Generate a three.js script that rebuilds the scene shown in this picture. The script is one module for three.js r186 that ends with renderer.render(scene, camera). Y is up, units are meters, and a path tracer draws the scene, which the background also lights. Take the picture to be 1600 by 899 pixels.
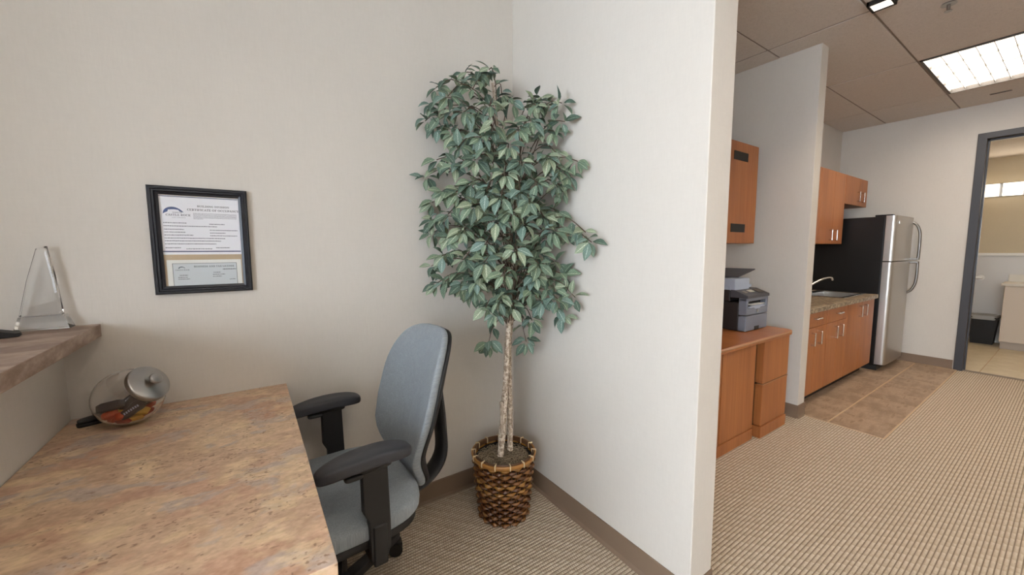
import * as THREE from 'three';
import { RoundedBoxGeometry } from 'three/addons/geometries/RoundedBoxGeometry.js';
import { mergeGeometries, toCreasedNormals } from 'three/addons/utils/BufferGeometryUtils.js';
import { RectAreaLightUniformsLib } from 'three/addons/lights/RectAreaLightUniformsLib.js';

// ---------------------------------------------------------------- camera, sky, exposure
RectAreaLightUniformsLib.init();
const scene = new THREE.Scene();
const renderer = new THREE.WebGLRenderer({ antialias: true });
renderer.toneMapping = THREE.LinearToneMapping;
renderer.toneMappingExposure = 1.04;
renderer.shadowMap.enabled = true;
const EYE = 1.30, FOCAL = 605.33;
const camera = new THREE.PerspectiveCamera(2 * Math.atan(449.5 / FOCAL) * 180 / Math.PI, 1600 / 899, 0.05, 60);
camera.position.set(0, EYE, 0);
const D2R = Math.PI / 180;
camera.rotation.set(-5.5065 * D2R, -34.0962 * D2R, -0.2328 * D2R, 'YXZ');
camera.updateMatrixWorld(true);
scene.background = new THREE.Color().setRGB(12.6, 14.2, 16.2);      // overcast sky outside the window
const TROFFER = 12, TROFFER_GLOW = 1.1;

// ---------------------------------------------------------------- helpers
const V = (x, y, z) => new THREE.Vector3(x, y, z);
function rng(seed) { let a = seed >>> 0; return () => { a = (a + 0x6d2b79f5) | 0; let t = Math.imul(a ^ (a >>> 15), 1 | a); t = (t + Math.imul(t ^ (t >>> 7), 61 | t)) ^ t; return ((t ^ (t >>> 14)) >>> 0) / 4294967296; }; }
// a point of the photograph at a distance D along the view axis
const axisX = V(1, 0, 0).applyEuler(camera.rotation), axisY = V(0, 1, 0).applyEuler(camera.rotation), axisZ = V(0, 0, -1).applyEuler(camera.rotation);
const pixelAt = (px, py, D) => camera.position.clone().addScaledVector(axisZ, D).addScaledVector(axisX, (px - 800) / FOCAL * D).addScaledVector(axisY, -(py - 449.5) / FOCAL * D);

const used = new Map();
function numbered(name) { const n = used.get(name) ?? 0; used.set(name, n + 1); return n ? name + '_' + String(n).padStart(3, '0') : name; }
function shade(o) { o.traverse((c) => { if (c.isMesh) { c.castShadow = true; c.receiveShadow = true; } }); return o; }
function tag(o, label, category, group, kind) {
  if (label) o.userData.label = label;
  if (category) o.userData.category = category;
  if (group) o.userData.group = group;
  if (kind) o.userData.kind = kind;
  return o;
}
function thing(name, label, category, pos = [0, 0, 0], turn = 0, group) {
  const g = new THREE.Group(); g.name = numbered(name); g.position.set(...pos); g.rotation.y = turn; scene.add(g);
  return tag(g, label, category, group);
}
function part(name, geo, mat, parent, label) {
  const m = new THREE.Mesh(Array.isArray(geo) ? merge(geo) : geo, mat); m.name = name; m.castShadow = m.receiveShadow = true; parent.add(m);
  if (label) m.userData.label = label;
  return m;
}
function solo(name, geo, mat, label, category, group) { const m = part(numbered(name), geo, mat, scene); return tag(m, label, category, group); }
function struct(name, geo, mat, label, category) { const m = part(numbered(name), geo, mat, scene); return tag(m, label, category, null, 'structure'); }
function merge(list) {
  const l = list.map((g) => { const h = g.index ? g.toNonIndexed() : g; for (const k of Object.keys(h.attributes)) if (!['position', 'normal', 'uv'].includes(k)) h.deleteAttribute(k); return h; });
  return l.length === 1 ? l[0] : mergeGeometries(l);
}
// texture coordinates in metres, from the axis each face looks along
function uvm(g) {
  g = g.index ? g.toNonIndexed() : g;
  const p = g.attributes.position, n = g.attributes.normal, uv = new Float32Array(p.count * 2);
  for (let i = 0; i < p.count; i++) {
    const a = Math.abs(n.getX(i)), b = Math.abs(n.getY(i)), c = Math.abs(n.getZ(i)), x = p.getX(i), y = p.getY(i), z = p.getZ(i);
    const [u, v] = b >= a && b >= c ? [x, -z] : a >= c ? [z, y] : [x, y];
    uv[2 * i] = u; uv[2 * i + 1] = v;
  }
  g.setAttribute('uv', new THREE.BufferAttribute(uv, 2));
  return g;
}
// box between two corners, edges rounded by r
function bx(x0, x1, y0, y1, z0, z1, r = 0) {
  const w = x1 - x0, h = y1 - y0, d = z1 - z0;
  const g = r ? new RoundedBoxGeometry(w, h, d, 2, Math.min(r, w / 2.01, h / 2.01, d / 2.01)) : new THREE.BoxGeometry(w, h, d);
  g.translate((x0 + x1) / 2, (y0 + y1) / 2, (z0 + z1) / 2);
  return uvm(g);
}
function cyl(r0, r1, h, seg, at = [0, 0, 0], rot = [0, 0, 0]) {
  const g = new THREE.CylinderGeometry(r1, r0, h, seg); g.rotateX(rot[0]); g.rotateY(rot[1]); g.rotateZ(rot[2]); g.translate(...at); return g;
}
function tube(pts, r, seg = 24, rad = 8, closed = false) {
  return new THREE.TubeGeometry(new THREE.CatmullRomCurve3(pts.map((p) => (p.isVector3 ? p : V(...p))), closed), seg, r, rad, closed);
}
const sp = (x, e) => Math.sign(x) * Math.pow(Math.abs(x), e);
// superellipsoid whose thin axis is given; deform(v) moves each vertex
function superE(a, b, c, e1, e2, thin = 'y', deform, nu = 48, nv = 20) {
  const pos = [], idx = [], uv = [];
  for (let j = 0; j <= nv; j++) {
    const lat = (j / nv - 0.5) * Math.PI;
    for (let i = 0; i <= nu; i++) {
      const lon = (i / nu) * 2 * Math.PI, cl = sp(Math.cos(lat), e1), t = sp(Math.sin(lat), e1), p = sp(Math.cos(lon), e2) * cl, q = sp(Math.sin(lon), e2) * cl;
      const v = thin === 'y' ? V(a * p, b * t, -c * q) : thin === 'x' ? V(a * t, b * p, c * q) : V(a * p, b * q, c * t);
      if (deform) deform(v);
      pos.push(v.x, v.y, v.z); uv.push(thin === 'x' ? v.z : v.x, thin === 'y' ? v.z : v.y);
    }
  }
  for (let j = 0; j < nv; j++) for (let i = 0; i < nu; i++) { const k = j * (nu + 1) + i; idx.push(k, k + 1, k + nu + 2, k, k + nu + 2, k + nu + 1); }
  const g = new THREE.BufferGeometry(); g.setAttribute('position', new THREE.Float32BufferAttribute(pos, 3)); g.setAttribute('uv', new THREE.Float32BufferAttribute(uv, 2)); g.setIndex(idx); g.computeVertexNormals();
  const n = g.attributes.normal;                                   // seam
  for (let j = 0; j <= nv; j++) { const k0 = j * (nu + 1), k1 = k0 + nu; const s = V(n.getX(k0) + n.getX(k1), n.getY(k0) + n.getY(k1), n.getZ(k0) + n.getZ(k1)).normalize(); n.setXYZ(k0, s.x, s.y, s.z); n.setXYZ(k1, s.x, s.y, s.z); }
  return g;
}
// profile (list of [a, b]) in a plane, swept along an axis: plane axes chosen by the caller through a matrix
function extr(pts, depth, bevel = 0) {
  const s = new THREE.Shape(pts.map((p) => new THREE.Vector2(p[0], p[1])));
  return new THREE.ExtrudeGeometry(s, { depth, bevelEnabled: bevel > 0, bevelSize: bevel, bevelThickness: bevel, bevelSegments: 2, curveSegments: 8 });
}

// ---------------------------------------------------------------- textures
function noiseMaker(seed) {
  const r = rng(seed), T = new Float32Array(65536).map(() => r());
  const h = (x, y) => T[((x * 73) ^ (y * 1013) ^ ((x * y) * 7)) & 65535];
  const n = (x, y, px, py) => {
    const ix = Math.floor(x), iy = Math.floor(y), fx = x - ix, fy = y - iy, s = fx * fx * (3 - 2 * fx), t = fy * fy * (3 - 2 * fy);
    const w = (a, p) => ((a % p) + p) % p, a = w(ix, px), b = w(ix + 1, px), c = w(iy, py), d = w(iy + 1, py);
    return (h(a, c) * (1 - s) + h(b, c) * s) * (1 - t) + (h(a, d) * (1 - s) + h(b, d) * s) * t;
  };
  // u, v in 0..1 wrap; fx, fy whole numbers of cells
  return (u, v, fx, fy, oct = 4) => { let s = 0, a = 0.5, k = 0; for (let o = 0; o < oct; o++) { s += a * n(u * fx, v * fy, fx, fy); k += a; a *= 0.55; fx *= 2; fy *= 2; } return s / k; };
}
function tex(w, h, size, fn, color = true) {
  const d = new Uint8Array(w * h * 4);
  for (let y = 0; y < h; y++) for (let x = 0; x < w; x++) { const c = fn((x + 0.5) / w, (y + 0.5) / h), o = (y * w + x) * 4; d[o] = Math.max(0, Math.min(255, c[0])); d[o + 1] = Math.max(0, Math.min(255, c[1] ?? c[0])); d[o + 2] = Math.max(0, Math.min(255, c[2] ?? c[0])); d[o + 3] = 255; }
  const t = new THREE.DataTexture(d, w, h); t.wrapS = t.wrapT = THREE.RepeatWrapping; t.magFilter = THREE.LinearFilter; t.minFilter = THREE.LinearMipmapLinearFilter; t.generateMipmaps = true;
  if (color) t.colorSpace = THREE.SRGBColorSpace;
  t.repeat.set(1 / size[0], 1 / size[1]); t.needsUpdate = true;
  return t;
}
const lerp3 = (a, b, t) => [a[0] + (b[0] - a[0]) * t, a[1] + (b[1] - a[1]) * t, a[2] + (b[2] - a[2]) * t];
const clamp01 = (x) => Math.max(0, Math.min(1, x));
const sstep = (a, b, x) => { const t = clamp01((x - a) / (b - a)); return t * t * (3 - 2 * t); };
const N1 = noiseMaker(11), N2 = noiseMaker(29), N3 = noiseMaker(53);

const wallTex = tex(512, 512, [0.7, 0.7], (u, v) => { const f = N1(u, v, 160, 24, 2) * 0.6 + N2(u, v, 24, 160, 2) * 0.4, g = N3(u, v, 6, 3, 3), k = (f - 0.5) * 5 + (g - 0.5) * 3; return [208 + k, 201 + k, 191 + k]; });
const wallBump = tex(512, 512, [0.7, 0.7], (u, v) => [255 * (N1(u, v, 200, 20, 2) * 0.55 + N2(u, v, 20, 200, 2) * 0.45)], false);
const RIBS = 32, NUBS = 50;
function carpetAt(u, v) {
  const rv = v * RIBS, r = Math.floor(rv), fr = rv - r, off = (r % 2) * 0.5, ru = u * NUBS + off + 0.25 * (N1(u, v, 40, 32, 1) - 0.5), c = Math.floor(ru), fc = ru - c;
  const rib = Math.sin(Math.PI * fr) ** 0.7, nub = Math.sin(Math.PI * fc) ** 0.6;
  return [rib, nub, ((((c % NUBS) * 7919 + r * 104729) % 1009) / 1009)];
}
const carpetTex = tex(1024, 1024, [0.5, 0.5], (u, v) => {
  const [rib, nub, k] = carpetAt(u, v), f = N2(u, v, 256, 256, 1), h = clamp01(rib * (0.45 + 0.55 * nub) * 1.2 - 0.05);
  const light = lerp3([208, 193, 172], [188, 170, 146], k), c = lerp3([130, 113, 95], light, sstep(0.08, 0.7, h));
  const g = (f - 0.5) * 30; return [c[0] + g, c[1] + g, c[2] + g];
});
const carpetBump = tex(1024, 1024, [0.5, 0.5], (u, v) => { const [rib, nub] = carpetAt(u, v); return [255 * clamp01(rib * (0.55 + 0.45 * nub))]; }, false);
const deskTex = tex(1024, 1024, [0.9, 0.9], (u, v) => {
  const w = N3(u, v, 5, 5, 3) * 0.16, a = N1(u + w, v + w * 0.6, 9, 13, 5), b = N2(u + w, v, 7, 10, 5), c = N3(u, v + w, 11, 16, 5), d = N1(u, v, 90, 130, 3), e = N2(u, v, 30, 44, 3);
  let k = lerp3([196, 164, 136], [210, 180, 148], sstep(0.38, 0.62, a));
  k = lerp3(k, [190, 148, 122], sstep(0.50, 0.66, b) * 0.7);
  k = lerp3(k, [182, 166, 156], sstep(0.52, 0.66, c) * 0.75);
  k = lerp3(k, [222, 196, 156], sstep(0.55, 0.7, N2(u, v, 14, 22, 4)) * 0.6);
  k = lerp3(k, [186, 128, 90], sstep(0.6, 0.76, N3(u + 0.3, v + w, 3, 4, 4)) * 0.6);
  const fl = N2(u, v, 110, 190, 2), fm = N1(u, v, 16, 20, 2);
  k = lerp3(k, [128, 98, 76], sstep(0.68, 0.8, fl) * sstep(0.4, 0.6, fm) * 0.65);
  const g = (d - 0.5) * 36 + (e - 0.5) * 26; return [k[0] + g, k[1] + g, k[2] + g];
});
const shelfTex = tex(512, 512, [0.8, 0.8], (u, v) => { const a = N1(u, v, 10, 24, 5), b = N2(u, v, 60, 120, 2), k = lerp3([132, 108, 92], [168, 146, 130], sstep(0.3, 0.7, a)); const g = (b - 0.5) * 26; return [k[0] + g, k[1] + g, k[2] + g]; });
const counterTex = tex(512, 512, [0.5, 0.5], (u, v) => { const a = N1(u, v, 24, 24, 4), b = N2(u, v, 90, 90, 2), k = lerp3([112, 96, 76], [176, 158, 130], sstep(0.3, 0.7, a)); const g = (b - 0.5) * 60; return [k[0] + g, k[1] + g, k[2] + g]; });
function woodTex(seed, dark, light, size) {
  const n = noiseMaker(seed);
  return tex(512, 512, size, (u, v) => { const a = n(u, v, 10, 2, 4), b = n(u, v, 90, 4, 3), c = n(u, v, 4, 2, 3), k = lerp3(dark, light, clamp01(a * 0.7 + c * 0.4 - 0.05)); const g = (b - 0.5) * 22; return [k[0] + g, k[1] + g * 0.8, k[2] + g * 0.6]; });
}
const woodA = woodTex(5, [148, 87, 45], [183, 117, 66], [0.7, 1.3]);
const tileTex = [3, 4].map((s) => { const n = noiseMaker(70 + s); return tex(256, 256, [0.42, 0.42], (u, v) => { const a = n(u, v, 3, 14, 4), b = n(u, v, 4, 4, 4), c = n(u, v, 40, 80, 2); let k = lerp3([146, 122, 98], [174, 148, 122], sstep(0.3, 0.7, a * 0.5 + b * 0.5)); k = lerp3(k, [112, 86, 62], sstep(0.64, 0.76, a) * 0.5); const g = (c - 0.5) * 16; return [k[0] + g, k[1] + g, k[2] + g]; }); });
const fabricBump = tex(256, 256, [0.04, 0.04], (u, v) => [128 + 90 * Math.sin(u * Math.PI * 2 * 16) * Math.sin(v * Math.PI * 2 * 16) + 40 * (N1(u, v, 64, 64, 1) - 0.5)], false);
const fabricTex = tex(256, 256, [0.16, 0.16], (u, v) => { const g = (N1(u, v, 128, 128, 1) - 0.5) * 26 + (N2(u, v, 12, 12, 3) - 0.5) * 10; return [140 + g, 147 + g, 152 + g]; });
const ceilTex = tex(512, 512, [0.6, 0.6], (u, v) => { const s = N1(u, v, 200, 200, 1), k = (N2(u, v, 60, 60, 2) - 0.5) * 10 - (s > 0.86 ? 22 : 0); return [204 + k, 195 + k, 186 + k]; });
const barkTex = tex(256, 512, [1, 1], (u, v) => { const a = N1(u, v, 10, 40, 4), b = N2(u, v, 14, 30, 3); let k = lerp3([158, 140, 122], [208, 194, 176], sstep(0.35, 0.62, a)); k = lerp3(k, [110, 92, 76], sstep(0.62, 0.72, b) * 0.8); return k; });
const barkBump = tex(256, 512, [1, 1], (u, v) => [255 * N1(u, v, 10, 40, 4)], false);
const mossTex = tex(256, 256, [0.12, 0.12], (u, v) => { const a = N1(u, v, 40, 40, 3); return lerp3([84, 70, 56], [172, 154, 130], a); });
function leafTex(base, vein) {
  return tex(128, 256, [1, 1], (u, v) => {
    const x = Math.abs(u - 0.5) * 2, mid = Math.exp(-((x / 0.07) ** 2)), s = (v * 7 - x * 2.4), f = s - Math.floor(s), side = Math.exp(-(((f - 0.5) / 0.13) ** 2)) * 0.55;
    const m = clamp01(mid + side * (1 - x * 0.5)), g = (N1(u, v, 12, 24, 3) - 0.5) * 34, k = lerp3(base, vein, m);
    return [k[0] + g, k[1] + g, k[2] + g];
  });
}

// ---------------------------------------------------------------- materials
const S = (o) => new THREE.MeshStandardMaterial(o), PH = (o) => new THREE.MeshPhysicalMaterial(o);
const M = {
  wall: S({ map: wallTex, roughness: 0.72, bumpMap: wallBump, bumpScale: 0.00022 }),
  ceiling: S({ map: ceilTex, roughness: 0.95 }), tbar: S({ color: '#857a70', roughness: 0.7 }), slab: S({ color: '#8a8078', roughness: 0.9 }),
  carpet: S({ map: carpetTex, roughness: 1, bumpMap: carpetBump, bumpScale: 0.003 }),
  rubber: S({ color: '#7d6855', roughness: 0.6 }),
  desk: S({ map: deskTex, roughness: 0.42 }), shelf: S({ map: shelfTex, roughness: 0.45 }), counter: S({ map: counterTex, roughness: 0.4 }),
  wood: S({ map: woodA, roughness: 0.42 }), woodTop: S({ map: woodA, roughness: 0.3 }), edge: S({ color: '#a8774f', roughness: 0.3 }),
  dark: S({ color: '#1a1512', roughness: 0.8 }), black: S({ color: '#131212', roughness: 0.55 }), blackGloss: S({ color: '#0b0a0a', roughness: 0.35 }),
  fabric: PH({ sheen: 0.8, sheenColor: '#aeb6c2', sheenRoughness: 0.5, map: fabricTex, roughness: 0.95, bumpMap: fabricBump, bumpScale: 0.0005 }),
  armPad: S({ color: '#34353a', roughness: 0.5 }), plastic: S({ color: '#1b1b1c', roughness: 0.55 }),
  steel: S({ color: '#c3beb7', metalness: 1, roughness: 0.36 }), chrome: S({ color: '#dddbd8', metalness: 1, roughness: 0.18 }), satin: S({ color: '#a9a6a2', metalness: 1, roughness: 0.3 }), pull: S({ color: '#86827d', metalness: 1, roughness: 0.35 }),
  doorFrame: S({ color: '#3b3b3f', roughness: 0.45 }), frame: S({ color: '#14161f', roughness: 0.35 }),
  glass: PH({ color: '#ffffff', transmission: 1, roughness: 0.02, thickness: 0, ior: 1.45 }),
  crystal: PH({ color: '#ffffff', transmission: 1, roughness: 0.01, thickness: 0.02, ior: 1.49 }),
  white: S({ color: '#e8e6e1', roughness: 0.6 }), offWhite: S({ color: '#d8d2c6', roughness: 0.5 }), grout: S({ color: '#c9ad8c', roughness: 0.9 }),
  moss: S({ map: mossTex, roughness: 1 }), mossFibre: S({ color: '#b09e84', roughness: 1 }),
  bark: S({ map: barkTex, roughness: 0.9, bumpMap: barkBump, bumpScale: 0.003 }), twig: S({ color: '#5a4a3d', roughness: 0.9 }),
  wicker: [S({ color: '#80552c', roughness: 0.26 }), S({ color: '#9a6e36', roughness: 0.26 }), S({ color: '#5c381d', roughness: 0.26 })], bamboo: S({ color: '#a8763c', roughness: 0.4 }), bambooDark: S({ color: '#5e3f26', roughness: 0.5 }), binding: S({ color: '#d9c39a', roughness: 0.6 }),
  lampWhite: S({ color: '#ffffff', emissive: '#fff6e8', emissiveIntensity: TROFFER_GLOW, roughness: 0.6 }),
  lampFrame: S({ color: '#4a4540', roughness: 0.5 }), louver: S({ color: '#86827d', roughness: 0.4 }),
};

// ---------------------------------------------------------------- the room
const ZB = -1.818, XP = 1.238, XPE = 1.377, ZPE = -0.702, XW = 3.43, XWE = 3.551, ZWE = -1.154, XR = 6.22, XL = -2.8, ZF = 3.4, YC = 2.745;
const RX = 8.5, RZ0 = -0.92, RZ1 = 1.2, RYC = 2.52;
const DZ0 = -0.645, DZ1 = 0.30, DH = 2.40;
struct('floor', bx(XL - 0.15, XR + 0.02, -0.1, 0, ZB - 0.15, ZF + 0.15), M.carpet, 'ribbed tan and brown loop carpet');
struct('wall_back', bx(XL - 0.15, XR + 0.13, 0, YC + 0.25, ZB - 0.13, ZB), M.wall, 'long beige wall with the framed certificate');
struct('wall_partition', bx(XP, XPE, 0, YC + 0.1, ZB, ZPE, 0.004), M.wall, 'bright beige partition wall ending beside the copier niche');
struct('wall_divider', bx(XW, XWE, 0, YC + 0.1, ZB, ZWE, 0.004), M.wall, 'beige wing wall between copier niche and kitchenette');

struct('wall_right', [bx(XR, XR + 0.13, 0, YC + 0.25, ZB, DZ0), bx(XR, XR + 0.13, 0, YC + 0.25, DZ1, ZF), bx(XR, XR + 0.13, DH, YC + 0.25, DZ0, DZ1)], M.wall, 'beige wall with the restroom doorway');
struct('wall_entry', bx(-1.5, -1.37, 0, YC + 0.1, ZB, -0.75, 0.004), M.wall);
const WZ0 = -0.6, WZ1 = 3.1, WY0 = 0.7, WY1 = 2.35;
struct('wall_left', [bx(XL - 0.15, XL, 0, WY0, ZB, ZF), bx(XL - 0.15, XL, WY1, YC + 0.25, ZB, ZF), bx(XL - 0.15, XL, WY0, WY1, ZB, WZ0), bx(XL - 0.15, XL, WY0, WY1, WZ1, ZF)], M.wall);
struct('wall_front', bx(XL - 0.15, XR + 0.13, 0, YC + 0.25, ZF, ZF + 0.13), M.wall);
{
  const w = new THREE.Group(); w.name = 'window_1'; w.userData.kind = 'structure'; w.userData.label = 'wide window with dark mullions beyond the reception counter'; scene.add(w);
  const X0 = XL - 0.1, X1 = XL - 0.05;
  part('frame', [bx(X0, X1, WY0, WY0 + 0.05, WZ0, WZ1), bx(X0, X1, WY1 - 0.05, WY1, WZ0, WZ1), bx(X0, X1, WY0, WY1, WZ0, WZ0 + 0.05), bx(X0, X1, WY0, WY1, WZ1 - 0.05, WZ1)], M.doorFrame, w);
  for (let k = 0; k < 3; k++) { const a = WZ0 + 0.05 + (WZ1 - WZ0 - 0.1) * k / 3, b = WZ0 + 0.05 + (WZ1 - WZ0 - 0.1) * (k + 1) / 3; if (k) part('mullion', bx(X0, X1, WY0 + 0.05, WY1 - 0.05, a - 0.025, a + 0.025), M.doorFrame, w); part('pane', bx(X0 + 0.022, X0 + 0.028, WY0 + 0.04, WY1 - 0.04, a, b), M.glass, w); }
}
// rubber cove base: profile in (out, up)
const coveShape = [[0, 0], [0.016, 0], [0.011, 0.006], [0.006, 0.014], [0.006, 0.098], [0.004, 0.101], [0, 0.101]];
function cove(name, x0, z0, x1, z1, label) {                         // runs from a to b with the room on its right-hand side
  const L = Math.hypot(x1 - x0, z1 - z0), g = extr(coveShape, L), ux = (x1 - x0) / L, uz = (z1 - z0) / L;
  const m = new THREE.Matrix4().makeBasis(V(-uz, 0, ux), V(0, 1, 0), V(-ux, 0, -uz)); m.setPosition(x1, 0, z1);
  g.applyMatrix4(m); struct(name, uvm(g), M.rubber, label);
}
cove('baseboard_back', XL, ZB, XP - 0.006, ZB); cove('baseboard_partition', XP, ZB + 0.006, XP, ZPE);
cove('baseboard_partition_end', XP, ZPE, XPE, ZPE); cove('baseboard_partition_niche', XPE, ZPE, XPE, ZB);
cove('baseboard_divider', XW, -1.3, XW, ZWE); cove('baseboard_divider_end', XW - 0.006, ZWE, XWE + 0.006, ZWE);
cove('baseboard_right', XR, -1.26, XR, -0.716);
// ceiling: slab, tees and lay-in tiles
{
  const c = new THREE.Group(); c.name = 'ceiling'; c.userData.kind = 'structure'; c.userData.label = 'lay-in tile ceiling'; scene.add(c);
  part('slab', bx(XL - 0.15, XR + 0.13, YC + 0.16, YC + 0.25, ZB - 0.13, ZF + 0.13), M.slab, c);
  const PXS = 1.155, PZS = 0.57, X0 = 3.23, Z0 = -0.85, xs = [], zs = [];
  for (let k = -10; k < 4; k++) { const x = X0 + k * PXS; if (x > XL && x < XR) xs.push(x); }
  for (let k = -2; k < 9; k++) { const z = Z0 + k * PZS; if (z > ZB && z < ZF) zs.push(z); }
  for (const x of xs) part('tee', bx(x - 0.014, x + 0.014, YC + 0.005, YC + 0.03, ZB, ZF), M.tbar, c);
  for (const z of zs) part('tee', bx(XL, XR, YC + 0.005, YC + 0.03, z - 0.014, z + 0.014), M.tbar, c);
  const ex = [XL, ...xs, XR], ez = [ZB, ...zs, ZF];
  const lamps = [[4.385, -0.85], [-0.235, 0.29], [2.075, 0.86], [4.385, 1.43]];
  for (let i = 0; i + 1 < ex.length; i++) for (let j = 0; j + 1 < ez.length; j++) {
    if (lamps.some(([x, z]) => Math.abs(ex[i] - x) < 0.02 && Math.abs(ez[j] - z) < 0.02)) continue;
    part('tile', bx(ex[i] + 0.008, ex[i + 1] - 0.008, YC, YC + 0.018, ez[j] + 0.006, ez[j + 1] - 0.006, 0.003), M.ceiling, c);
  }
  for (const [i, [x, z]] of lamps.entries()) {
    const t = thing('ceiling_light', ['bright recessed fluorescent ceiling light in front of the kitchenette', 'recessed fluorescent ceiling light over the reception desk office', 'recessed fluorescent ceiling light in hallway facing the copier niche', 'recessed fluorescent ceiling light in hallway facing the restroom door'][i], 'ceiling light', [x + PXS / 2, YC, z + PZS / 2], 0, 'recessed ceiling lights');
    const w = PXS / 2 - 0.012, d = PZS / 2 - 0.012;
    part('frame', [bx(-w, w, -0.004, 0.05, -d, -d + 0.016), bx(-w, w, -0.004, 0.05, d - 0.016, d), bx(-w, -w + 0.016, -0.004, 0.05, -d, d), bx(w - 0.016, w, -0.004, 0.05, -d, d)], M.lampFrame, t);
    part('diffuser', bx(-w + 0.016, w - 0.016, 0.03, 0.045, -d + 0.016, d - 0.016), M.lampWhite, t);
    for (let k = 1; k < 6; k++) { const zz = -d + 0.016 + (2 * d - 0.032) * k / 6; part('louver', extr(Array.from({ length: 9 }, (_, q) => [-w + 0.016 + (2 * w - 0.032) * q / 8, 0.006 + 0.004 * (q % 2)]).concat([[w - 0.016, 0.0265], [-w + 0.016, 0.0265]]), 0.004).translate(0, 0, zz), M.louver, t); }
    for (let k = 1; k < 4; k++) { const xx = -w + 2 * w * k / 4; part('louver', bx(xx - 0.002, xx + 0.002, 0.006, 0.0265, -d + 0.016, d - 0.016), M.louver, t); }
    const l = new THREE.RectAreaLight('#fff3e4', TROFFER, 2 * w - 0.03, 2 * d - 0.03); l.position.set(0, 0.0285, 0); l.rotation.x = -Math.PI / 2; l.name = 'light'; t.add(l);
  }
}
// restroom beyond the doorway
const tileFloor = S({ map: tex(256, 256, [0.5, 0.5], (u, v) => { const a = N2(u, v, 6, 6, 4), k = lerp3([196, 178, 146], [220, 206, 178], a); return k; }), roughness: 0.4 });
const paintRest = S({ map: wallTex, color: '#f4ead2', roughness: 0.7 }), wains = S({ color: '#cfccc8', roughness: 0.35 });
{
  const f = struct('floor_restroom', bx(XR + 0.02, RX + 0.1, -0.1, -0.004, RZ0 - 0.1, RZ1 + 0.1), M.grout, 'beige tiled restroom floor');
  for (let i = 0; i < 6; i++) for (let j = 0; j < 5; j++) { const x = XR + 0.03 + i * 0.46, z = -0.99 + j * 0.46, x1 = Math.min(x + 0.453, RX), z1 = Math.min(z + 0.453, RZ1), z0 = Math.max(z, RZ0); if (x1 > x) part('tile', bx(x, x1, -0.006, 0.001, z0, z1, 0.0015), tileFloor, f); }
  struct('wall_restroom_far', bx(RX, RX + 0.1, 0, RYC + 0.1, RZ0 - 0.1, RZ1 + 0.1), paintRest);
  struct('wall_restroom_side', bx(XR + 0.13, RX, 0, RYC + 0.1, RZ0 - 0.1, RZ0), paintRest);
  struct('wall_restroom_near', bx(XR + 0.13, RX, 0, RYC + 0.1, RZ1, RZ1 + 0.1), paintRest);
  struct('ceiling_restroom', bx(XR + 0.13, RX + 0.1, RYC, RYC + 0.1, RZ0 - 0.1, RZ1 + 0.1), M.ceiling);
  struct('trim_1', bx(RX - 0.012, RX, 0.1, 1.2, RZ0, RZ1), wains, 'pale wainscot panel on the restroom wall');
  struct('trim_2', bx(RX - 0.034, RX, 1.2, 1.235, RZ0, RZ1, 0.004), M.white, 'white rail above the restroom wainscot');
  struct('trim_3', bx(RX - 0.018, RX - 0.001, 0, 0.1, RZ0, RZ1, 0.003), M.white, 'white restroom skirting');
  struct('trim_4', bx(XR + 0.005, XR + 0.075, -0.01, 0.004, DZ0, DZ1, 0.002), S({ color: '#7d6f60', roughness: 0.5 }), 'metal threshold strip of the restroom doorway');
  const l = thing('vanity_light', 'glowing white bar light with square panes on restroom wall', 'wall light', [RX, 2.085, -0.2]);
  part('backplate', bx(-0.02, -0.001, -0.09, 0.09, -0.7, 0.7, 0.004), M.satin, l);
  const glow = S({ color: '#fffaf0', emissive: '#fff5e4', emissiveIntensity: 1.6, roughness: 0.5 });
  for (let k = 0; k < 7; k++) part('pane', bx(-0.07, -0.021, -0.083, 0.083, -0.695 + k * 0.2, -0.695 + k * 0.2 + 0.17, 0.006), glow, l);
  for (let k = 0; k < 7; k++) { const a = new THREE.RectAreaLight('#fff0da', 12, 0.165, 0.155); a.position.set(-0.072, 0, -0.61 + k * 0.2); a.rotation.y = Math.PI / 2; a.name = 'light'; l.add(a); }
}
{
  const t = thing('restroom_ceiling_light', 'square ceiling light panel inside the restroom', 'ceiling light', [7.4, RYC, 0.45]);
  part('frame', [bx(-0.3, 0.3, -0.012, -0.0005, -0.3, -0.285), bx(-0.3, 0.3, -0.012, -0.0005, 0.285, 0.3), bx(-0.3, -0.285, -0.012, -0.0005, -0.3, 0.3), bx(0.285, 0.3, -0.012, -0.0005, -0.3, 0.3)], M.white, t);
  part('diffuser', bx(-0.285, 0.285, -0.008, -0.0005, -0.285, 0.285), M.lampWhite, t);
  const l = new THREE.RectAreaLight('#fff1de', 7, 0.56, 0.56); l.position.set(0, -0.013, 0); l.rotation.x = -Math.PI / 2; l.name = 'light'; t.add(l);
}
{
  const d = new THREE.Group(); d.name = 'door_1'; d.userData.kind = 'structure'; d.userData.label = 'dark grey steel door frame of the restroom'; scene.add(d);
  const x0 = XR - 0.02, x1 = XR + 0.15;
  for (const [a, b] of [[DZ0 - 0.062, DZ0 + 0.002], [DZ1 - 0.002, DZ1 + 0.062]]) part('jamb', bx(x0, x1, 0, DH + 0.002, a, b, 0.004), M.doorFrame, d);
  part('head', bx(x0, x1, DH - 0.004, DH + 0.055, DZ0 - 0.062, DZ1 + 0.062, 0.004), M.doorFrame, d);
  part('stop', [bx(XR + 0.05, XR + 0.09, 0.005, DH - 0.005, DZ0, DZ0 + 0.014), bx(XR + 0.05, XR + 0.09, DH - 0.02, DH - 0.004, DZ0, DZ1)], M.doorFrame, d);
}
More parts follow.
